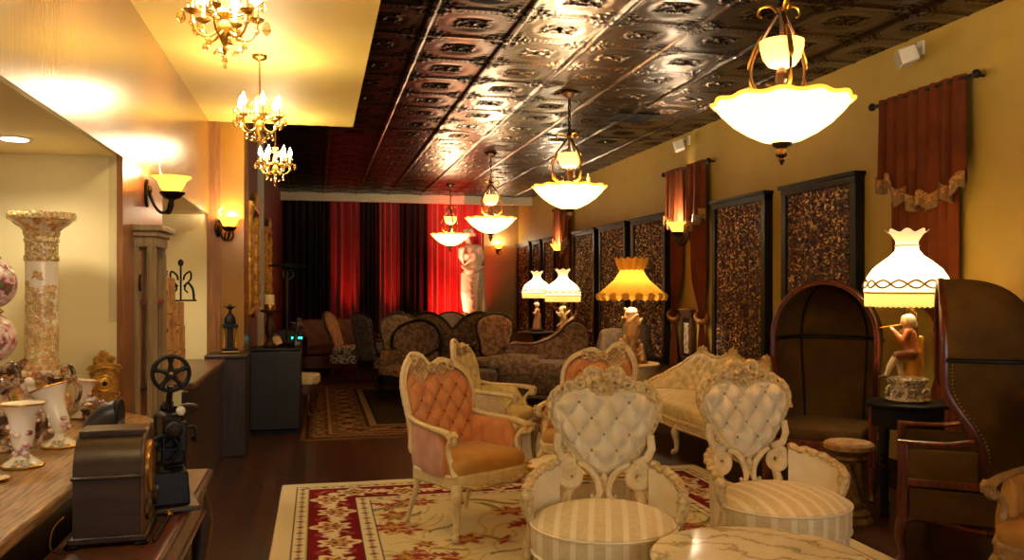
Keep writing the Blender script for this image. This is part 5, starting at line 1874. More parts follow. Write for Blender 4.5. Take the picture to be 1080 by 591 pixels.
# vases
def flared_vase(label, loc, r, s, tilt=0, handle=False, rim_gold=True):
    t = thing('china_vase', label, 'vase', loc, r, None, s)
    part('foot', MB().lathe([(.062, 0), (.068, .006), (.06, .014), (.042, .028), (.024, .045), (.02, .06)], 28, mod=lambda a, r_, z: (r_ * (1 + .07 * math.cos(a * 7) * (z < .03)), z)), M['china'], t)
    sh = math.tan(R(tilt))
    def mod(a, r_, z):
        return r_ * (1 + .05 * math.cos(a * 6) * max(0, (z - .16) / .08)), z
    prof = [(.02, .055), (.034, .08), (.040, .11), (.042, .15), (.050, .19), (.064, .215), (.078, .232), (.074, .236), (.055, .218), (.04, .18), (.03, .10)]
    m = MB().lathe(prof, 36, mod=mod, cap=False)
    m.v = [(x + max(0, z - .10) * sh, y, z + (x * -.9 * sh * max(0, (z - .15) / .09))) for x, y, z in m.v]
    body = part('body', m, M['china_white'], t)
    ring = []
    for a in np.linspace(0, 2 * PI, 37)[:-1]:
        rr = .077 * (1 + .05 * math.cos(a * 6))
        x, y, z = rr * math.cos(a), rr * math.sin(a), .234
        ring.append((x + (z - .10) * sh, y, z + x * -.9 * sh * .93))
    part('gold_rim', MB().tube(ring, .004, 6, closed=True), M['gold'], body)
    part('gold_foot_rim', MB().tube([(.068 * math.cos(a) * (1 + .07 * math.cos(a * 7)), .068 * math.sin(a) * (1 + .07 * math.cos(a * 7)), .006) for a in np.linspace(0, 2 * PI, 43)[:-1]], .005, 6, closed=True), M['gold'], t)
    rnd = random.Random(int(s * 100))
    fm = MB()
    for k in range(9):
        a = rnd.uniform(PI, 2 * PI) + .3
        z = rnd.uniform(.05, .15)
        rr = float(np.interp(z, [.05, .08, .15], [.03, .036, .044]))
        fm.sph((rr * math.cos(a) + max(0, z - .10) * sh, rr * math.sin(a), z), (.013, .013, .011), 8, 5)
    o = part('applied_flowers', fm, M['china_pink'], body); o['kind'] = 'stuff'
    if handle:
        part('handle', MB().tube(cat([(.05, 0, .20), (.085, 0, .19), (.09, 0, .13), (.055, 0, .08), (.03, 0, .07)], 6), [.007, .009, .009, .007], 7), M['china_brown'], t)
    return t
flared_vase('white flared china vase with gold rim and flowered foot, front of the counter', (-1.04, 3.40, CZ), -20, .98, 0, True)
flared_vase('white china vase with a tilted trumpet mouth, left of the black horn', (-1.02, 3.79, CZ), -25, 1.0, -24)
flared_vase('smaller white flared vase beside the gilt clock', (-1.14, 4.60, CZ), 10, .80, 8)

def ewer(label, loc, r, s, m, m2):
    t = thing('china_ewer', label, 'ewer', loc, r, None, s)
    part('body', MB().lathe([(.05, 0), (.055, .01), (.03, .03), (.022, .05), (.05, .09), (.068, .13), (.062, .17), (.036, .205), (.03, .225), (.05, .25)], 30,
                            mod=lambda a, q, z: (q * (1 + .05 * math.cos(a * 8) * (z > .2)), z)), m, t)
    sp = [(-.075, .285), (-.05, .262), (0, .25), (.05, .255), (.085, .235)]
    def lip(u, v):
        a = 2 * PI * u
        rx = .05 + .045 * v * (1 if math.cos(a) > 0 else 1.2)
        return (rx * math.cos(a), (.045 + .012 * v) * math.sin(a), .245 + .035 * v + .035 * v * max(0, -math.cos(a)) + .005 * math.cos(a * 9))
    part('spout', MB().grid(lip, 40, 5, wu=True), m2, t)
    hd = cat([(.05, 0, .25), (.075, 0, .30), (.055, 0, .345), (.02, 0, .335), (.02, 0, .31)], 6)
    part('scroll_handle', MB().tube(hd, [.012, .013, .012, .010, .007], 8), m2, t)
    part('handle', MB().tube(cat([(.075, 0, .29), (.11, 0, .22), (.10, 0, .15), (.06, 0, .11)], 6), [.011, .010, .009, .010], 8), m2, t)
    return t
ewer('brown lustre china ewer with a curled scroll handle behind the front white vase', (-1.22, 3.72, CZ), -15, 1.0, M['china_brown'], M['china_brown'])
ewer('brown and cream flowered ewer below the foot of the column', (-1.36, 4.22, CZ), 160, 1.05, M['china_dense'], M['china_brown'])
ewer('flowered ewer with small mouth between tilted vase and gilt clock', (-1.17, 4.32, CZ), 10, .82, M['china_dense'], M['china_brown'])
t = thing('figurine', 'small white china figure before the base of the tall column', 'figurine', (-1.30, 4.34, CZ), 0)
blob([((0, 0, .02), (0, 0, .10), .04, .03, WHITE), ((0, 0, .10), (0, 0, .16), .03, .036, WHITE), ((0, 0, .205), (0, 0, .21), .026, .024, WHITE), ((-.03, 0, .15), (-.04, -.02, .09), .014, .010, WHITE), ((.03, 0, .15), (.04, -.02, .09), .014, .010, WHITE)], .005, 'body', M['figure'], t)
part('base', MB().lathe([(.05, 0), (.052, .01), (.04, .02)], 24), M['gold'], t)

def flower_basket(label, loc, s, m, seed):
    t = thing('flower_basket', label, 'flower ornament', loc, 0, None, s)
    part('bowl', MB().lathe([(.045, 0), (.05, .01), (.055, .05), (.07, .075), (.06, .078)], 28, mod=lambda a, q, z: (q * (1 + .03 * math.cos(a * 14)), z)), M['china_brown'], t)
    rnd = random.Random(seed)
    base = None
    for k in range(12):
        a, rr = rnd.uniform(0, 2 * PI), .065 * math.sqrt(rnd.random())
        c = Vector((rr * math.cos(a), rr * math.sin(a), .085 + .05 * (1 - (rr / .065) ** 2)))
        fmesh = MB()
        for q in range(5):
            b = q * 2 * PI / 5 + k
            fmesh.sph(c + Vector((.014 * math.cos(b), .014 * math.sin(b), .004)), (.013, .013, .009), 8, 5)
        fmesh.sph(c + Vector((0, 0, .009)), .008, 8, 5)
        part('flower', fmesh, m if k % 3 else M['china_pink'], t)
    return t
flower_basket('basket of pink china flowers on the counter between the two white trumpet vases', (-1.15, 4.04, CZ), .9, M['china_pink'], 2)
flower_basket('basket of dark pink china flowers cut by the left edge of the photo', (-1.27, 3.42, CZ), 1.1, M['china_pink'], 5)
flower_basket('low brown flowered china posy at the lower left edge', (-1.17, 3.02, CZ), .9, M['china_brown'], 9)
flower_basket('china flower posy at the foot of the gilt clock', (-1.06, 4.48, CZ), .8, M['china_pink'], 12)
t = thing('saucer', 'small white china saucer lying flat at the counter front', 'saucer', (-1.06, 3.16, CZ), 0)
part('dish', MB().lathe([(.02, 0), (.03, .003), (.055, .012), (.052, .014), (.028, .006)], 28), M['china'], t)
part('rim', MB().tube([(.054 * math.cos(a), .054 * math.sin(a), .013) for a in np.linspace(0, 2 * PI, 33)[:-1]], .003, 5, closed=True), M['gold'], t)

# desk with clock, horn and projector
DZ = .75
t = thing('side_desk', 'narrow brown leather topped desk in front of the oak counter', 'desk', (-.625, 2.6, 0), 0)
part('desk_top', MB().bx(-.165, .165, -1.6, 1.375, DZ - .035, DZ), M['red_wood'], t, bevel=.01)
part('leather_inlay', MB().bx(-.13, .10, -1.55, 1.32, DZ - .002, DZ + .002), M['mid_wood'], t)
part('edge_moulding', MB().tube([(.165, -1.6, DZ - .02), (.165, 1.375, DZ - .02), (-.165, 1.375, DZ - .02)], .014, 8), M['mid_wood'], t)
part('frieze', MB().bx(-.145, .15, -1.55, 1.34, DZ - .17, DZ - .035), M['mid_wood'], t)
part('frieze_bead', MB().tube([(.152, -1.55, DZ - .16), (.152, 1.34, DZ - .16)], .009, 6), M['red_wood'], t)
for sx, sy in ((-.12, -1.5), (.12, -1.5), (-.12, 1.29), (.12, 1.29)):
    part('leg', MB().tube(cat([(sx, sy, DZ - .10), (sx * 1.15, sy * 1.01, DZ - .22), (sx, sy, .30), (sx * .9, sy * .995, .08), (sx * 1.1, sy * 1.01, .0)], 6), [.04, .045, .026, .02, .028], 9), M['dark_wood'], t)

# mantel clock: arched, seen from its plain left side, dial towards +x
t = thing('mantel_clock', 'large brown arched mantel clock with dark metal bands, front left on the desk', 'clock', (-.632, 2.97, DZ + .003), 4)
L0, L1 = -.105, .085
def arch(w, zs, zt, n=20):
    pts = [(-w, .02), (w, .02), (w, zs)]
    for k in range(1, n):
        a = PI * k / n
        c, s_ = math.cos(a), math.sin(a)
        pts.append((w * math.copysign(abs(c) ** .95, c), zs + (zt - zs) * abs(s_) ** .95))
    return pts + [(-w, zs)]
part('case', MB().prism(arch(.135, .215, .335), L0, L1, 'x'), M['clock_wood'], t, smooth=25)
part('front_surround', MB().prism(arch(.142, .215, .345), L1, L1 + .014, 'x'), M['mid_wood'], t, bevel=.004, smooth=25)
part('side_moulding', MB().bx(L0 - .006, L1 + .012, -.145, .145, .205, .218), M['clock_wood'], t, bevel=.005)
part('top_plate', MB().bx(L0 + .004, L1 + .01, -.062, .062, .324, .345), M['clock_wood'], t, bevel=.003)
part('base', MB().bx(L0 - .012, L1 + .02, -.15, .15, .012, .032), M['dark_wood'], t, bevel=.004)
dl = MB().lathe([(.085, 0), (.085, .006), (.078, .010), (.01, .010)], 36)
d = part('dial', dl, M['brass'], t); d.rotation_euler = (0, PI / 2, 0); d.location = (L1 + .014, 0, .215)
for sx in (L0, L1):
    for sy in (-.13, .13):
        part('foot', MB().lathe([(.022, 0), (.026, .006), (.016, .014)], 14, c=(sx, sy, 0)), M['iron'], t)
sc = MB()
for sy in (-1, 1):
    sp = spiral((sy * .10, .09), .035, .008, 0 if sy > 0 else PI, 1.3 * sy, 18)
    part('front_scroll', MB().tube([(L1 + .02, y, z) for y, z in sp], [.010, .008, .006], 6), M['bronze'], t)
part('cord', MB().tube(cat([(L0 - .03, -.10, .09), (L0 - .055, -.13, .06), (L0 - .05, -.17, .01), (L0 - .0, -.20, .004)], 6), .003, 6), M['brass'], t)

# horn
t = thing('metal_horn', 'dark grey curved metal horn, mouth to the right, behind the mantel clock', 'horn', (-.868, 3.42, CZ), 0)
hp = cat([(.055, 0, .01), (.055, 0, .05), (.062, 0, .095), (.085, 0, .135), (.118, 0, .16), (.15, 0, .17)], 8)
part('horn_tube', MB().tube(hp, [.038, .040, .048, .056, .061, .063], 28), simple('grey_tin', '#3a383a', '#4a474a', .38, .6, scale=8), t)
part('mouth_rim', MB().tube([(.151, .063 * math.cos(a), .17 + .063 * math.sin(a)) for a in np.linspace(0, 2 * PI, 33)[:-1]], .005, 6, closed=True), M['black'], t)
part('mouth_inside', MB().lathe([(.055, 0), (.053, .004)], 24), M['black'], t)
d = kids(t)[-1]; d.rotation_euler = (0, PI / 2, 0); d.location = (.150, 0, .17)
part('foot', MB().lathe([(.06, 0), (.062, .010), (.05, .022), (.046, .035)], 24, c=(.055, 0, 0)), M['black'], t)

# film projector
t = thing('film_projector', 'black antique film projector with a spoked reel on top, at the desk end', 'projector', (-.53, 3.36, DZ + .003), 14)
bk_ = M['black']
part('base_board', MB().bx(-.10, .085, -.17, .17, 0, .018), M['dark_wood'], t, bevel=.005)
part('base_box', MB().box((-.01, -.02, .075), (.13, .22, .115), 0, .9), bk_, t, bevel=.006)
part('column', MB().lathe([(.04, .13), (.03, .15), (.022, .20), (.028, .23), (.035, .245)], 16, c=(-.01, .02, 0)), M['iron'], t)
part('gear_case', MB().box((0, .02, .285), (.075, .13, .09), .1), M['iron'], t, bevel=.012)
part('lamp_house', MB().lathe([(.05, .20), (.052, .215), (.052, .31), (.035, .33), (.02, .345), (.02, .36)], 20, c=(.0, .11, 0)), bk_, t)
lens = MB().lathe([(.022, 0), (.022, .05), (.028, .055), (.028, .10), (.02, .104)], 18)
d = part('lens', lens, M['iron'], t); d.rotation_euler = (PI / 2, 0, 0); d.location = (0, -.045, .285)
for k, (x, y, z, r0) in enumerate([(.048, .0, .345, .016), (.05, .05, .34, .013), (-.045, -.03, .36, .015), (-.045, .03, .245, .018)]):
    d = part('knob', MB().lathe([(r0, 0), (r0, .012), (r0 * .7, .018), (.004, .02)], 16), M['speaker'] if k < 2 else M['iron'], t)
    d.rotation_euler = (PI / 2, 0, 0); d.location = (x * .6, -.052, z)
part('reel_arm', MB().tube(cat([(0, .02, .32), (-.005, .015, .37), (.0, .0, .43)], 6), [.016, .012, .010], 8), M['iron'], t)
def reel(t, loc, r0, name):
    m = MB()
    for dy in (-.010, .010):
        m.tube([(r0 * math.cos(a), dy, r0 * math.sin(a)) for a in np.linspace(0, 2 * PI, 49)[:-1]], .0075, 7, closed=True)
        for k in range(5):
            a = 2 * PI * k / 5 + .35
            m.tube([(.012 * math.cos(a), dy, .012 * math.sin(a)), (r0 * .55 * math.cos(a), dy, r0 * .55 * math.sin(a)), (r0 * math.cos(a), dy, r0 * math.sin(a))], [.012, .0065, .011], 7)
    m.tube([(0, -.018, 0), (0, .018, 0)], .018, 14)
    d = part(name, m, M['black'], t); d.location = loc
    h = part('hub_cap', MB().sph((0, -.02, 0), (.009, .005, .009), 10, 6), M['brass'], d)
    return d
reel(t, (.0, -.005, .478), .063, 'film_reel')
part('crank', MB().tube(cat([(.04, .02, .27), (.085, .02, .27), (.09, .02, .22), (.09, .05, .22)], 5), .006, 7).sph((.09, .065, .22), (.012, .02, .012), 10, 6), M['iron'], t)
part('main_body', MB().box((.005, .045, .20), (.085, .15, .12), .05), bk_, t, bevel=.012)
part('film_gate', MB().box((.035, -.05, .25), (.03, .05, .11)), M['iron'], t, bevel=.006)
w_ = part('drive_wheel', MB().tube([(.05 * math.cos(a), 0, .05 * math.sin(a)) for a in np.linspace(0, 2 * PI, 33)[:-1]], .007, 7, closed=True).tube([(-.05, 0, 0), (.05, 0, 0)], .005, 6).tube([(0, 0, -.05), (0, 0, .05)], .005, 6), bk_, t)
w_.location = (-.03, -.075, .21)
part('rear_arm', MB().tube(cat([(.02, .05, .33), (.06, .10, .335), (.10, .16, .32)], 6), [.02, .016, .02], 9), M['iron'], t)
part('brace', MB().tube(cat([(-.05, -.07, .13), (-.06, -.04, .2), (-.035, .0, .25)], 5), .009, 7), M['iron'], t)
part('side_lamp', MB().lathe([(.012, .13), (.016, .20), (.034, .225), (.04, .235), (.01, .25)], 16, c=(-.075, -.09, 0)), M['iron'], t)
part('side_bracket', MB().tube([(-.075, -.09, .02), (-.075, -.09, .14)], .008, 7), M['iron'], t)
t = thing('hand_tool', 'thin dark metal rod tool lying on the desk beside the clock', 'tool', (-.50, 3.02, DZ + .006), 0)
part('rod', MB().tube([(.0, -.18, .005), (0.0, .10, .005)], .005, 7), M['iron'], t)
part('knob', MB().sph((0, .115, .012), .014, 12, 8), M['brass'], t)

# tall curio stand with two pale posts
t = thing('curio_stand', 'tall narrow wooden stand with two pale fluted posts and a cornice, against the pier', 'stand', (-.985, 5.42, 0), 0)
for x, y, nm in ((-.035, -.17, 'post'), (.055, .13, 'post'), (-.035, .13, 'post'), (.055, -.17, 'post')):
    m = MB().bx(x - .022, x + .022, y - .022, y + .022, .08, 1.80)
    for k in (-.011, .011):
        m.tube([(x + k, y - .022, .15), (x + k, y - .022, 1.75)], .006, 5)
        m.tube([(x + .022, y + k, .15), (x + .022, y + k, 1.75)], .006, 5)
    part(nm, m, M['post_wood'], t)
part('back_panel', MB().bx(-.05, -.045, -.17, .15, .1, 1.80), M['glass_dark'], t)
part('base', MB().bx(-.055, .085, -.20, .16, 0, .09).bx(-.05, .08, -.19, .15, .09, .14), M['post_wood'], t, bevel=.008)
part('cornice', MB().bx(-.055, .08, -.195, .155, 1.78, 1.84).bx(-.055, .10, -.215, .175, 1.84, 1.87).bx(-.055, .125, -.235, .20, 1.87, 1.905), M['post_wood'], t, bevel=.006)
dm = MB()
for k in range(8):
    dm.bx(.08, .09, -.18 + k * .042, -.16 + k * .042, 1.785, 1.835)
o = part('dentils', dm, M['post_wood'], t); o['kind'] = 'stuff'
for z, m_ in ((.55, 'dark_wood'), (.95, 'dark_wood')):
    part('shelf', MB().bx(-.05, .06, -.17, .14, z, z + .02), M[m_], t)
part('shelf', MB().bx(-.05, .075, -.17, .13, 1.45, 1.475), M['red_wood'], t, label='red lacquered shelf')
part('hook', MB().tube(cat([(.0, -.195, 1.62), (.0, -.22, 1.60), (.0, -.225, 1.55), (.0, -.205, 1.53)], 5), .006, 6), M['iron'], t)

# cardboard boxes on the ledge
bh = [('topmost small cardboard box on the tall stack by the curio stand', -1.15, 6.44, 1.625, .20, .20, .05),
      ('cardboard box second from the top of the tall stack by the curio stand', -1.13, 6.44, 1.36, .24, .27, .26),
      ('cardboard box under the second box of the tall stack by the curio stand', -1.14, 6.46, 1.10, .26, .31, .26),
      ('bottom cardboard box of the tall stack, half behind the projector reel', -1.14, 6.47, .90, .28, .32, .20),
      ('top cardboard box of the short stack carrying the iron scroll ornament', -1.16, 6.88, 1.26, .28, .34, .18),
      ('middle cardboard box of the short stack under the iron scroll ornament', -1.15, 6.89, 1.08, .28, .36, .18),
      ('bottom cardboard box of the short stack behind the projector reel', -1.15, 6.89, .90, .30, .36, .18)]
for lb, x, y, z, sx, sy, sz in bh:
    t = thing('cardboard_box', lb, 'box', (x, y, z), random.uniform(-3, 3), 'cardboard boxes stacked on the ledge')
    part('carton', MB().bx(-sx / 2, sx / 2, -sy / 2, sy / 2, 0, sz - .003), M['cardboard'], t, bevel=.007)
    part('tape', MB().bx(-sx / 2 - .001, sx / 2 + .001, -.024, .024, sz * .55, sz), M['tape'], t)
t = thing('scroll_ornament', 'black wrought iron scroll ornament standing on the short box stack', 'ornament', (-1.02, 6.92, 1.441), 12, None, .95)
for s in (-1, 1):
    part('side_scroll', MB().tube(cat([(s * .10, 0, .01), (s * .09, 0, .10), (s * .05, 0, .15), (s * .03, 0, .10), (s * .055, 0, .07)], 6), [.010, .010, .008, .006], 7), M['iron'], t)
    part('leaf', MB().tube(cat([(s * .02, 0, .12), (s * .075, 0, .18), (s * .07, 0, .24), (s * .03, 0, .21), (s * .02, 0, .17)], 6), .008, 7), M['iron'], t)
part('stem', MB().tube([(0, 0, .01), (0, 0, .30)], .008, 7).sph((0, 0, .31), (.022, .012, .03), 10, 8), M['iron'], t)
part('foot_bar', MB().bx(-.12, .12, -.015, .015, 0, .014), M['iron'], t)

# small black lantern clock on the plinth
t = thing('black_lantern', 'small black lantern with gilt columns on the dark plinth under the far left sconce', 'lantern', (-.80, 8.38, .932), 10)
part('base', MB().bx(-.075, .075, -.06, .06, 0, .03).bx(-.065, .065, -.05, .05, .03, .05), M['black'], t, bevel=.005)
part('base_gilding', MB().bx(-.077, .077, -.062, .062, .012, .02), M['brass'], t)
for x in (-.052, .052):
    for y in (-.04, .04):
        part('column', MB().lathe([(.012, .05), (.008, .06), (.008, .22), (.012, .235)], 12, c=(x, y, 0)), M['brass'], t)
part('core', MB().bx(-.03, .03, -.03, .03, .05, .235), M['black'], t)
part('entablature', MB().bx(-.07, .07, -.055, .055, .235, .27), M['black'], t, bevel=.004)
part('dome', MB().lathe([(.05, .27), (.055, .29), (.05, .33), (.03, .36), (.012, .375), (.02, .39), (.012, .405), (.03, .43), (.004, .46)], 18), M['black'], t)
part('finial', MB().tube(cat([(-.05, 0, .44), (-.02, 0, .42), (0, 0, .44), (.02, 0, .42), (.05, 0, .44)], 5), .006, 6), M['iron'], t)

# black leather cabinet and what stands on it
t = thing('leather_cabinet', 'black leather covered cabinet against the far left wall', 'cabinet', (-.435, 9.55, 0), 0)
part('body', MB().bx(-.265, .265, -.27, .25, .04, .88), M['leather'], t, bevel=.02)
part('top_rim', MB().bx(-.27, .27, -.275, .255, .88, .905), M['leather'], t, bevel=.01)
part('plinth', MB().bx(-.25, .25, -.25, .24, 0, .05), M['black'], t)
part('door_gap', MB().bx(-.003, .003, -.272, -.26, .08, .86), M['black'], t)
t = thing('candle_stand', 'turned brass candle stand with a thick ivory candle on the black cabinet', 'candlestick', (-.50, 9.50, .906), 0)
part('stem', MB().lathe([(.075, 0), (.08, .015), (.04, .05), (.028, .09), (.045, .14), (.05, .22), (.03, .28), (.025, .33), (.04, .36), (.10, .38), (.105, .40), (.06, .405)], 20), M['bronze'], t)
part('candle', MB().lathe([(.05, .405), (.052, .42), (.05, .56), (.04, .565), (.006, .56)], 20), M['candle'], t)
part('candle_holder', MB().lathe([(.054, .405), (.06, .43), (.055, .46)], 12, cap=False), M['brass'], t)
t = thing('disc_stand', 'tall dark iron stand with a flat disc top on the black cabinet', 'stand', (-.33, 9.62, .906), 0)
part('foot', MB().lathe([(.09, 0), (.095, .015), (.03, .04), (.02, .07)], 18), M['iron'], t)
part('pole', MB().tube([(0, 0, .05), (0, 0, .86)], .013, 10), M['iron'], t)
part('disc', MB().lathe([(.03, .83), (.05, .855), (.19, .87), (.195, .885), (.02, .90)], 32), M['iron'], t)
for k in range(3):
    a = 2 * PI * k / 3
    part('scroll', MB().tube(cat([(.013 * math.cos(a), .013 * math.sin(a), .72), (.07 * math.cos(a), .07 * math.sin(a), .76), (.06 * math.cos(a), .06 * math.sin(a), .82), (.02 * math.cos(a), .02 * math.sin(a), .84)], 5), .008, 6), M['bronze'], t)
t = thing('iron_figure', 'small dark iron figure at the foot of the disc stand', 'figurine', (-.22, 9.48, .906), 0)
blob([((0, 0, .02), (0, 0, .04), .05, .04, hexc('#1a1410')), ((-.02, 0, .04), (0, 0, .16), .03, .025, hexc('#1a1410')), ((0, 0, .16), (.02, 0, .24), .03, .035, hexc('#241a12')), ((.02, 0, .29), (.02, 0, .295), .028, .026, hexc('#241a12')), ((.03, 0, .24), (.08, 0, .20), .016, .012, hexc('#1a1410')), ((.0, 0, .24), (-.06, -.01, .27), .016, .012, hexc('#1a1410'))], .007, 'body', M['figure'], t)
part('base', MB().lathe([(.06, 0), (.06, .02)], 20), M['iron'], t)
t = thing('sound_box', 'grey equipment box with a cyan light on a stand beyond the black cabinet', 'equipment box', (-.40, 11.9, 0), 0)
part('cabinet', MB().bx(-.2, .2, -.18, .18, .72, .98), simple('grey_metal', '#2a2826', None, .5, .4), t, bevel=.008)
part('cyan_light', MB().bx(.06, .20, -.19, -.178, .86, .885), M['led_cyan'], t)
part('red_light', MB().sph((.04, -.185, .80), (.012, .008, .012), 8, 6), M['led_red'], t)
for sx in (-.17, .17):
    for sy in (-.15, .15):
        part('leg', MB().bx(sx - .02, sx + .02, sy - .02, sy + .02, 0, .72), M['black'], t)

# gilt mirrors on the left wall
def gilt_mirror(label, y, z0, z1, w):
    t = thing('gilt_mirror', label, 'mirror', (-.738, y, (z0 + z1) / 2), 90)
    h = (z1 - z0) / 2
    prof = [(-w, -h), (w, -h), (w, h), (-w, h)]
    m = MB()
    for a, b in ((0, 1), (1, 2), (2, 3), (3, 0)):
        p, q = Vector((prof[a][0], -.03, prof[a][1])), Vector((prof[b][0], -.03, prof[b][1]))
        L_ = (q - p).length
        n_ = max(8, int(L_ / .05))
        m.tube([p.lerp(q, k / n_) for k in range(n_ + 1)], [.045 * (1 + .22 * math.sin(k * 1.7)) for k in range(n_ + 1)], 9)
    fo = part('frame', m, M['gilt'], t)
    part('glass', MB().bx(-w, w, -.02, -.012, -h, h), simple('mirror_glass', '#8a8078', None, .05, 1.0), t)
    for s in (-1, 1):
        for zz, k in ((h + .03, 1), (-h - .02, -1)):
            sp = spiral((s * .09, zz), .08, .02, 0 if s > 0 else PI, 1.4 * s, 20)
            part('scroll', MB().tube([(x, -.05, z) for x, z in sp], [.03, .024, .016], 7), M['gilt'], fo)
    part('crest', MB().sph((0, -.05, h + .10), (.07, .045, .10), 12, 8), M['gilt'], fo)
gilt_mirror('tall gilt framed mirror on the oxblood wall before the white post', 9.95, 1.30, 2.42, .52)
gilt_mirror('second gilt framed mirror on the oxblood wall beyond the white post', 12.7, 1.25, 2.35, .55)
# ------------------------------------------------------------------ statue and the rest
t = thing('statue', 'white marble statue of a draped woman at the red drapes, head turned left', 'statue', (3.10, 17.4, 0), -14)
t.scale = (1.18, 1.18, 1.0)
Wc = hexc('#d8cabb')
part('pedestal', MB().bx(-.30, .30, -.28, .28, 0, .10).bx(-.25, .25, -.23, .23, .10, .84).bx(-.30, .30, -.28, .28, .84, .92), M['marble_statue'], t, bevel=.015)
z0 = .92
b = []
def C_(*pts, r):
    return capsule_chain([(x, y, z + z0) for x, y, z in pts], r, Wc)
b += C_((.03, .0, .04), (.06, .0, .48), (.075, .01, .90), r=[.06, .08, .12])              # weight leg
b += C_((-.06, -.09, .04), (-.10, -.14, .50), (-.05, -.04, .90), r=[.05, .075, .115])      # free leg, knee forward
b += C_((.03, .0, .93), (.02, .01, 1.08), (-.02, .0, 1.26), (-.03, .0, 1.40), r=[.155, .115, .135, .11])
b += C_((-.15, 0, 1.43), (.09, 0, 1.45), r=[.062, .066])
b += C_((-.03, 0, 1.45), (-.06, -.02, 1.60), r=[.052, .05])
b += C_((-.095, -.05, 1.67), (-.075, -.015, 1.73), r=[.068, .088])                          # head, turned left
b += C_((-.15, -.075, 1.685), (-.165, -.075, 1.665), r=[.018, .014])                        # nose
b += C_((-.12, -.055, 1.625), (-.135, -.06, 1.62), r=[.03, .022])                           # chin
b += C_((.01, .04, 1.74), (.04, .05, 1.72), r=[.065, .045])                                 # hair knot
b += C_((-.10, -.03, 1.79), (-.01, .0, 1.80), r=[.045, .05])
b += C_((-.085, -.095, 1.30), (-.085, -.125, 1.29), r=[.055, .04]); b += C_((.04, -.095, 1.31), (.04, -.125, 1.30), r=[.055, .04])
b += C_((.13, 0, 1.44), (.185, .05, 1.24), (.12, .13, 1.05), r=[.060, .050, .04])          # near arm, going behind
b += C_((.12, .13, 1.05), (.04, .17, 1.0), r=[.04, .03])
b += C_((-.18, 0, 1.42), (-.19, .08, 1.25), (-.10, .16, 1.08), r=[.056, .048, .036])
# drapery: roll at the hips, skirt and folds
b += C_((-.14, -.08, 1.06), (-.04, -.16, .96), (.09, -.14, .97), (.19, -.02, 1.04), r=[.04, .045, .045, .04])
b += C_((-.12, -.08, .9), (-.13, -.14, .5), (-.09, -.09, .05), r=[.06, .05, .04])
b += C_((.15, .03, .98), (.14, .02, .5), (.10, .03, .04), r=[.06, .05, .05])
b += C_((.19, .06, .98), (.20, .07, .55), (.23, .08, .05), r=[.03, .045, .055])
for k in range(6):
    x0 = -.11 + k * .045
    b += C_((x0 * .9 + .03, -.13 + abs(x0) * .2, .92), (x0 - .015, -.175 + abs(x0) * .3, .5), (x0 * .8 + .01, -.11 + abs(x0) * .3, .04), r=[.018, .026, .030])
for k in range(4):
    b += C_((-.11, -.10, .92 - k * .13), (.02, -.19, .80 - k * .14), (.15, -.06, .90 - k * .10), r=[.016, .022, .016])
b += C_((.11, -.05, 1.45), (.0, -.14, 1.22), (-.13, -.10, 1.05), r=[.022, .024, .02])        # strap across the chest
b += C_((0, 0, .0), (.02, 0, .03), r=[.19, .20])
blob(b, .014, 'draped_figure', M['marble_statue'], t, 2)
t = thing('red_vase', 'dark reddish floor vase on a stand at the foot of the statue', 'vase', (2.75, 16.6, 0), 0)
part('stand', MB().lathe([(.16, 0), (.17, .03), (.07, .08), (.06, .40), (.15, .52), (.16, .55)], 24), M['dark_wood'], t)
part('body', MB().lathe([(.07, .55), (.13, .62), (.16, .72), (.13, .84), (.06, .93), (.05, .97), (.085, 1.02), (.07, 1.02)], 28), simple('oxblood_glaze', '#7d2418', '#5a160e', .25), t)

# red floodlights at the foot of the drapes
for x, lb, pw in ((.66, 'small red floodlight below the leftmost red glow on the drapes', 57), (1.60, 'small red floodlight below the middle red glow on the drapes', 59), (2.75, 'small red floodlight below the brightest red drape left of the statue', 330), (3.25, 'small red floodlight behind the statue pedestal', 160)):
    t = thing('floodlight', lb, 'floodlight', (x, 18.86 if pw < 60 else 18.62, 0), 0, 'red floodlights under the stage drapes')
    part('can', MB().lathe([(.06, .05), (.075, .06), (.08, .18), (.07, .185)], 20), M['black'], t)
    part('lens', MB().lathe([(.068, .183), (.068, .186)], 20), M['red_lens'], t)
    part('foot', MB().bx(-.09, .09, -.07, .07, 0, .02).bx(-.09, -.08, -.02, .02, .02, .12).bx(.08, .09, -.02, .02, .02, .12), M['black'], t)
    light('red_beam', (0, 0, .25), pw * (2.2 if pw < 60 else 1), (1, .035, .02), .05, t, 'SPOT', (R(172 if pw < 60 else 166), 0, 0), spot_size=R(36 if pw < 60 else 80), spot_blend=.9)

t = thing('floodlight', 'small red floodlight on the floor aimed at the statue from the left', 'floodlight', (2.42, 16.4, 0), -35, 'red floodlights under the stage drapes')
part('can', MB().lathe([(.06, .05), (.075, .06), (.08, .18), (.07, .185)], 20), M['black'], t)
part('lens', MB().lathe([(.068, .183), (.068, .186)], 20), M['red_lens'], t)
part('foot', MB().bx(-.09, .09, -.07, .07, 0, .02).bx(-.09, -.08, -.02, .02, .02, .12).bx(.08, .09, -.02, .02, .02, .12), M['black'], t)
light('red_beam', (0, 0, .25), 1500, (1, .13, .07), .05, t, 'SPOT', (R(140), 0, 0), spot_size=R(60), spot_blend=.8)

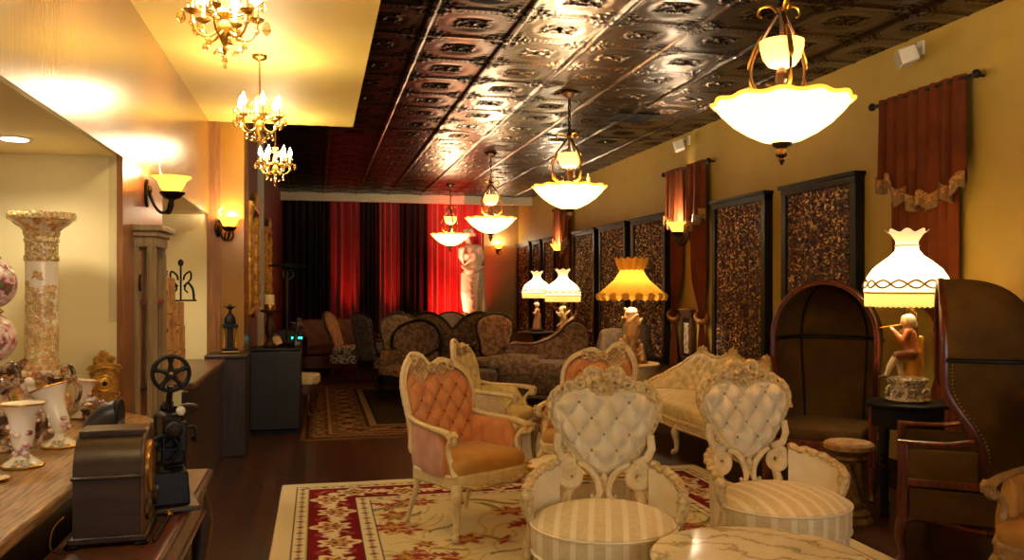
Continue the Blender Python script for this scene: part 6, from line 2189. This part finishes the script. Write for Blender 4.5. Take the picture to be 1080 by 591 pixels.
# tables
def round_table(name, label, loc, rr, h, m_top, m_leg, cat_='table', group=None):
    t = thing(name, label, cat_, loc, 0, group)
    part('table_top', MB().lathe([(rr - .03, h - .05), (rr - .005, h - .035), (rr, h - .02), (rr - .004, h - .004), (rr - .02, h)], 48), m_top, t)
    part('pedestal', MB().lathe([(.05, .14), (.06, .2), (.035, .26), (.05, .34), (.045, h * .75), (.09, h - .05)], 20), m_leg, t)
    for k in range(3):
        a = 2 * PI * k / 3 + .5
        part('foot', MB().tube(cat([(.03 * math.cos(a), .03 * math.sin(a), .22), (rr * .45 * math.cos(a), rr * .45 * math.sin(a), .15), (rr * .7 * math.cos(a), rr * .7 * math.sin(a), .02)], 6), [.032, .028, .026], 8), m_leg, t)
    return t
t = thing('marble_table', 'round cream marble topped table cut by the bottom edge of the photo', 'table', (1.69, 3.06, .02), 0)
part('marble_top', MB().lathe([(.38, .435), (.405, .44), (.418, .452), (.42, .462), (.412, .472), (.39, .475)], 72), M['marble'], t)
part('apron', MB().lathe([(.34, .36), (.36, .37), (.36, .435)], 48), M['cream_carved'], t)
for k in range(4):
    a = PI / 4 + k * PI / 2
    part('leg', cab_leg((.30 * math.cos(a), .30 * math.sin(a), .40), (.33 * math.cos(a), .33 * math.sin(a)), .03), M['cream_carved'], t)
t = thing('drum_table', 'round cream drum table with gilt scalloped top between peach and white chairs', 'table', (1.50, 4.72, .018), 0)
part('drum', MB().lathe([(.27, 0), (.285, .02), (.27, .05), (.265, .25), (.27, .44), (.285, .46)], 48), M['cream_carved'], t)
part('top', MB().lathe([(.28, .46), (.32, .475), (.325, .50), (.30, .515), (.02, .515)], 96, mod=lambda a, r, z: (r * (1 + .05 * math.cos(a * 12) * (r > .25)), z)), M['cream_cloth'], t)
ring = [(.322 * (1 + .05 * math.cos(a * 12)) * math.cos(a), .322 * (1 + .05 * math.cos(a * 12)) * math.sin(a), .50) for a in np.linspace(0, 2 * PI, 145)[:-1]]
part('gilt_rim', MB().tube(ring, .014, 7, closed=True), M['gold'], t)
for k in range(8):
    a = 2 * PI * k / 8
    part('gilt_stripe', MB().tube([(.268 * math.cos(a), .268 * math.sin(a), .06), (.268 * math.cos(a), .268 * math.sin(a), .44)], .008, 6), M['cream_gilt'], t)

t = thing('pedestal_stool', 'dark twisted column pedestal with a round flowered top, before the hooded chair', 'pedestal', (3.42, 5.0, 0), 0)
part('base', MB().lathe([(.145, 0), (.15, .02), (.14, .04), (.125, .05), (.13, .07), (.115, .085), (.10, .10), (.105, .12), (.085, .14)], 36), M['worn_bronze'], t)
tw = MB().grid(lambda u, v: ((.090 + .012 * math.sin(8 * 2 * PI * u + v * 7)) * (1 + .12 * (2 * v - 1) ** 2) * math.cos(2 * PI * u), (.090 + .012 * math.sin(8 * 2 * PI * u + v * 7)) * (1 + .12 * (2 * v - 1) ** 2) * math.sin(2 * PI * u), .14 + .27 * v), 80, 24, wu=True)
part('twisted_column', tw, M['worn_bronze'], t)
part('collar', MB().lathe([(.09, .41), (.105, .42), (.10, .44), (.12, .455), (.15, .48)], 36), M['worn_bronze'], t)
part('top', MB().lathe([(.15, .48), (.16, .487), (.16, .515), (.15, .525), (.02, .527)], 40, mod=lambda a, r, z: (r * (1 + .012 * math.cos(a * 28) * (.155 < r)), z)), M['mid_carved'], t)
part('top_inlay', MB().lathe([(.142, .526), (.138, .531), (.02, .532)], 40), damask('stool_top_cloth', '#b08a58', '#8d6a48', 20), t)

t = thing('lamp_table', 'black carved table between the hooded chairs, carrying the large white lamp', 'table', (3.93, 5.09, 0), -37)
oc = [(.27 * math.cos(PI / 8 + k * PI / 4), .27 * math.sin(PI / 8 + k * PI / 4)) for k in range(8)]
part('table_top', MB().prism([(x * 1.05, y * 1.05) for x, y in oc], .74, .768), M['black'], t, bevel=.008)
part('frieze', MB().prism([(x * .9, y * .9) for x, y in oc], .60, .74), M['black'], t, bevel=.006)
for k in range(4):
    a = k * PI / 2 + PI / 4
    x, y = .20 * math.cos(a), .20 * math.sin(a)
    part('leg', MB().lathe([(.025, 0), (.034, .02), (.022, .05), (.028, .20), (.036, .26), (.022, .30), (.03, .45), (.036, .56), (.03, .60)], 14, c=(x, y, 0)), M['black'], t)
    kn = MB()
    for j in range(5):
        kn.sph((x * 1.04, y * 1.04, .34 + j * .05), (.024, .024, .02), 10, 6)
    o = part('carved_knops', kn, M['bronze'], t); o['kind'] = 'stuff'
part('shelf', MB().prism([(x * .8, y * .8) for x, y in oc], .20, .225), M['black'], t, bevel=.005)

t = thing('cloth_table', 'small round table under a pale cloth carrying the gold pagoda lamp', 'table', (3.66, 9.63, 0), 0)
part('table_top', MB().lathe([(.30, .60), (.33, .615), (.335, .635), (.325, .645), (.05, .645)], 48), M['cream_carved'], t)
part('cloth_skirt', MB().lathe([(.30, .60), (.31, .40), (.32, .02)], 96, mod=lambda a, r, z: (r * (1 + .04 * math.cos(a * 16) * (.62 - z)), z)), M['cream_velvet_side'], t)
round_table('pedestal_table', 'dark round table under the farther lady figurine lamp', (3.83, 14.8, 0), .34, .755, M['dark_wood'], M['dark_wood'])
round_table('pedestal_table', 'dark round table under the nearer gilt cherub lamp', (3.53, 12.12, 0), .32, .735, M['dark_wood'], M['dark_wood'])

# framed picture leaning on the wall between the rust curtains
t = thing('picture_frame', 'wood framed small picture between the rust curtains under the sconce', 'picture', (4.50, 9.90, .60), -90)
part('frame', MB().bx(-.17, -.11, -.03, .02, 0, .62).bx(.11, .17, -.03, .02, 0, .62).bx(-.17, .17, -.03, .02, .56, .64).bx(-.19, .19, -.04, .02, .64, .67).bx(-.17, .17, -.03, .02, 0, .08), M['mid_wood'], t, bevel=.006)
part('mount', MB().bx(-.11, .11, -.012, .0, .08, .56), M['black'], t)
part('print', MB().bx(-.07, .07, -.018, -.012, .12, .50), damask('faded_print', '#cfc2a0', '#8f8a78', 14, .7), t)
part('rear_strut', MB().bx(-.02, .02, .0, .03, -.02, .1), M['dark_wood'], t)
t.location.z = .605
t2 = thing('wall_shelf', 'dark wooden ledge on the wall under the small framed picture', 'shelf', (4.48, 9.90, .56), -90)
part('board', MB().bx(-.24, .24, -.08, .06, 0, .022), M['dark_wood'], t2, bevel=.004)
for s in (-.18, .18):
    part('bracket', MB().prism([(.06, 0), (-.06, 0), (.06, -.12)], s - .012, s + .012, 'x'), M['dark_wood'], t2)

# loudspeakers on the right wall
def speaker(label, y, z, r):
    t = thing('wall_speaker', label, 'loudspeaker', (XR, y, z), 0, 'white loudspeakers high on the right wall')
    part('bracket', MB().bx(-.02, 0, -.03, .03, -.02, .09).tube([(-.01, 0, .05), (-.08, 0, .05), (-.11, 0, 0)], .012, 8), M['speaker'], t)
    c = part('cabinet', MB().box((0, 0, 0), (.13, .19, .12), 0), M['speaker'], t, bevel=.012)
    c.location = (-.14, 0, -.04); c.rotation_euler = (0, R(-18), R(r))
    g = part('grille', MB().bx(-.069, -.064, -.085, .085, -.05, .05), M['grille'], c)
    return t
speaker('white loudspeaker on the wall near the tin ceiling, above the wide rust curtain', 5.72, 3.36, -25)
speaker('smaller looking white loudspeaker above the pair of rust curtains with the sconce', 9.95, 3.36, -25)
t = thing('ceiling_vent', 'dark square vent in the tin ceiling near the right wall', 'vent', (3.50, 9.2, 3.488), 0)
part('rim', MB().bx(-.24, .24, -.24, -.20, -.012, .012).bx(-.24, .24, .20, .24, -.012, .012).bx(-.24, -.20, -.2, .2, -.012, .012).bx(.20, .24, -.2, .2, -.012, .012), M['black'], t)
for k in range(8):
    part('slat', MB().box((0, -.175 + k * .05, 0), (.40, .032, .008)), M['black'], t)
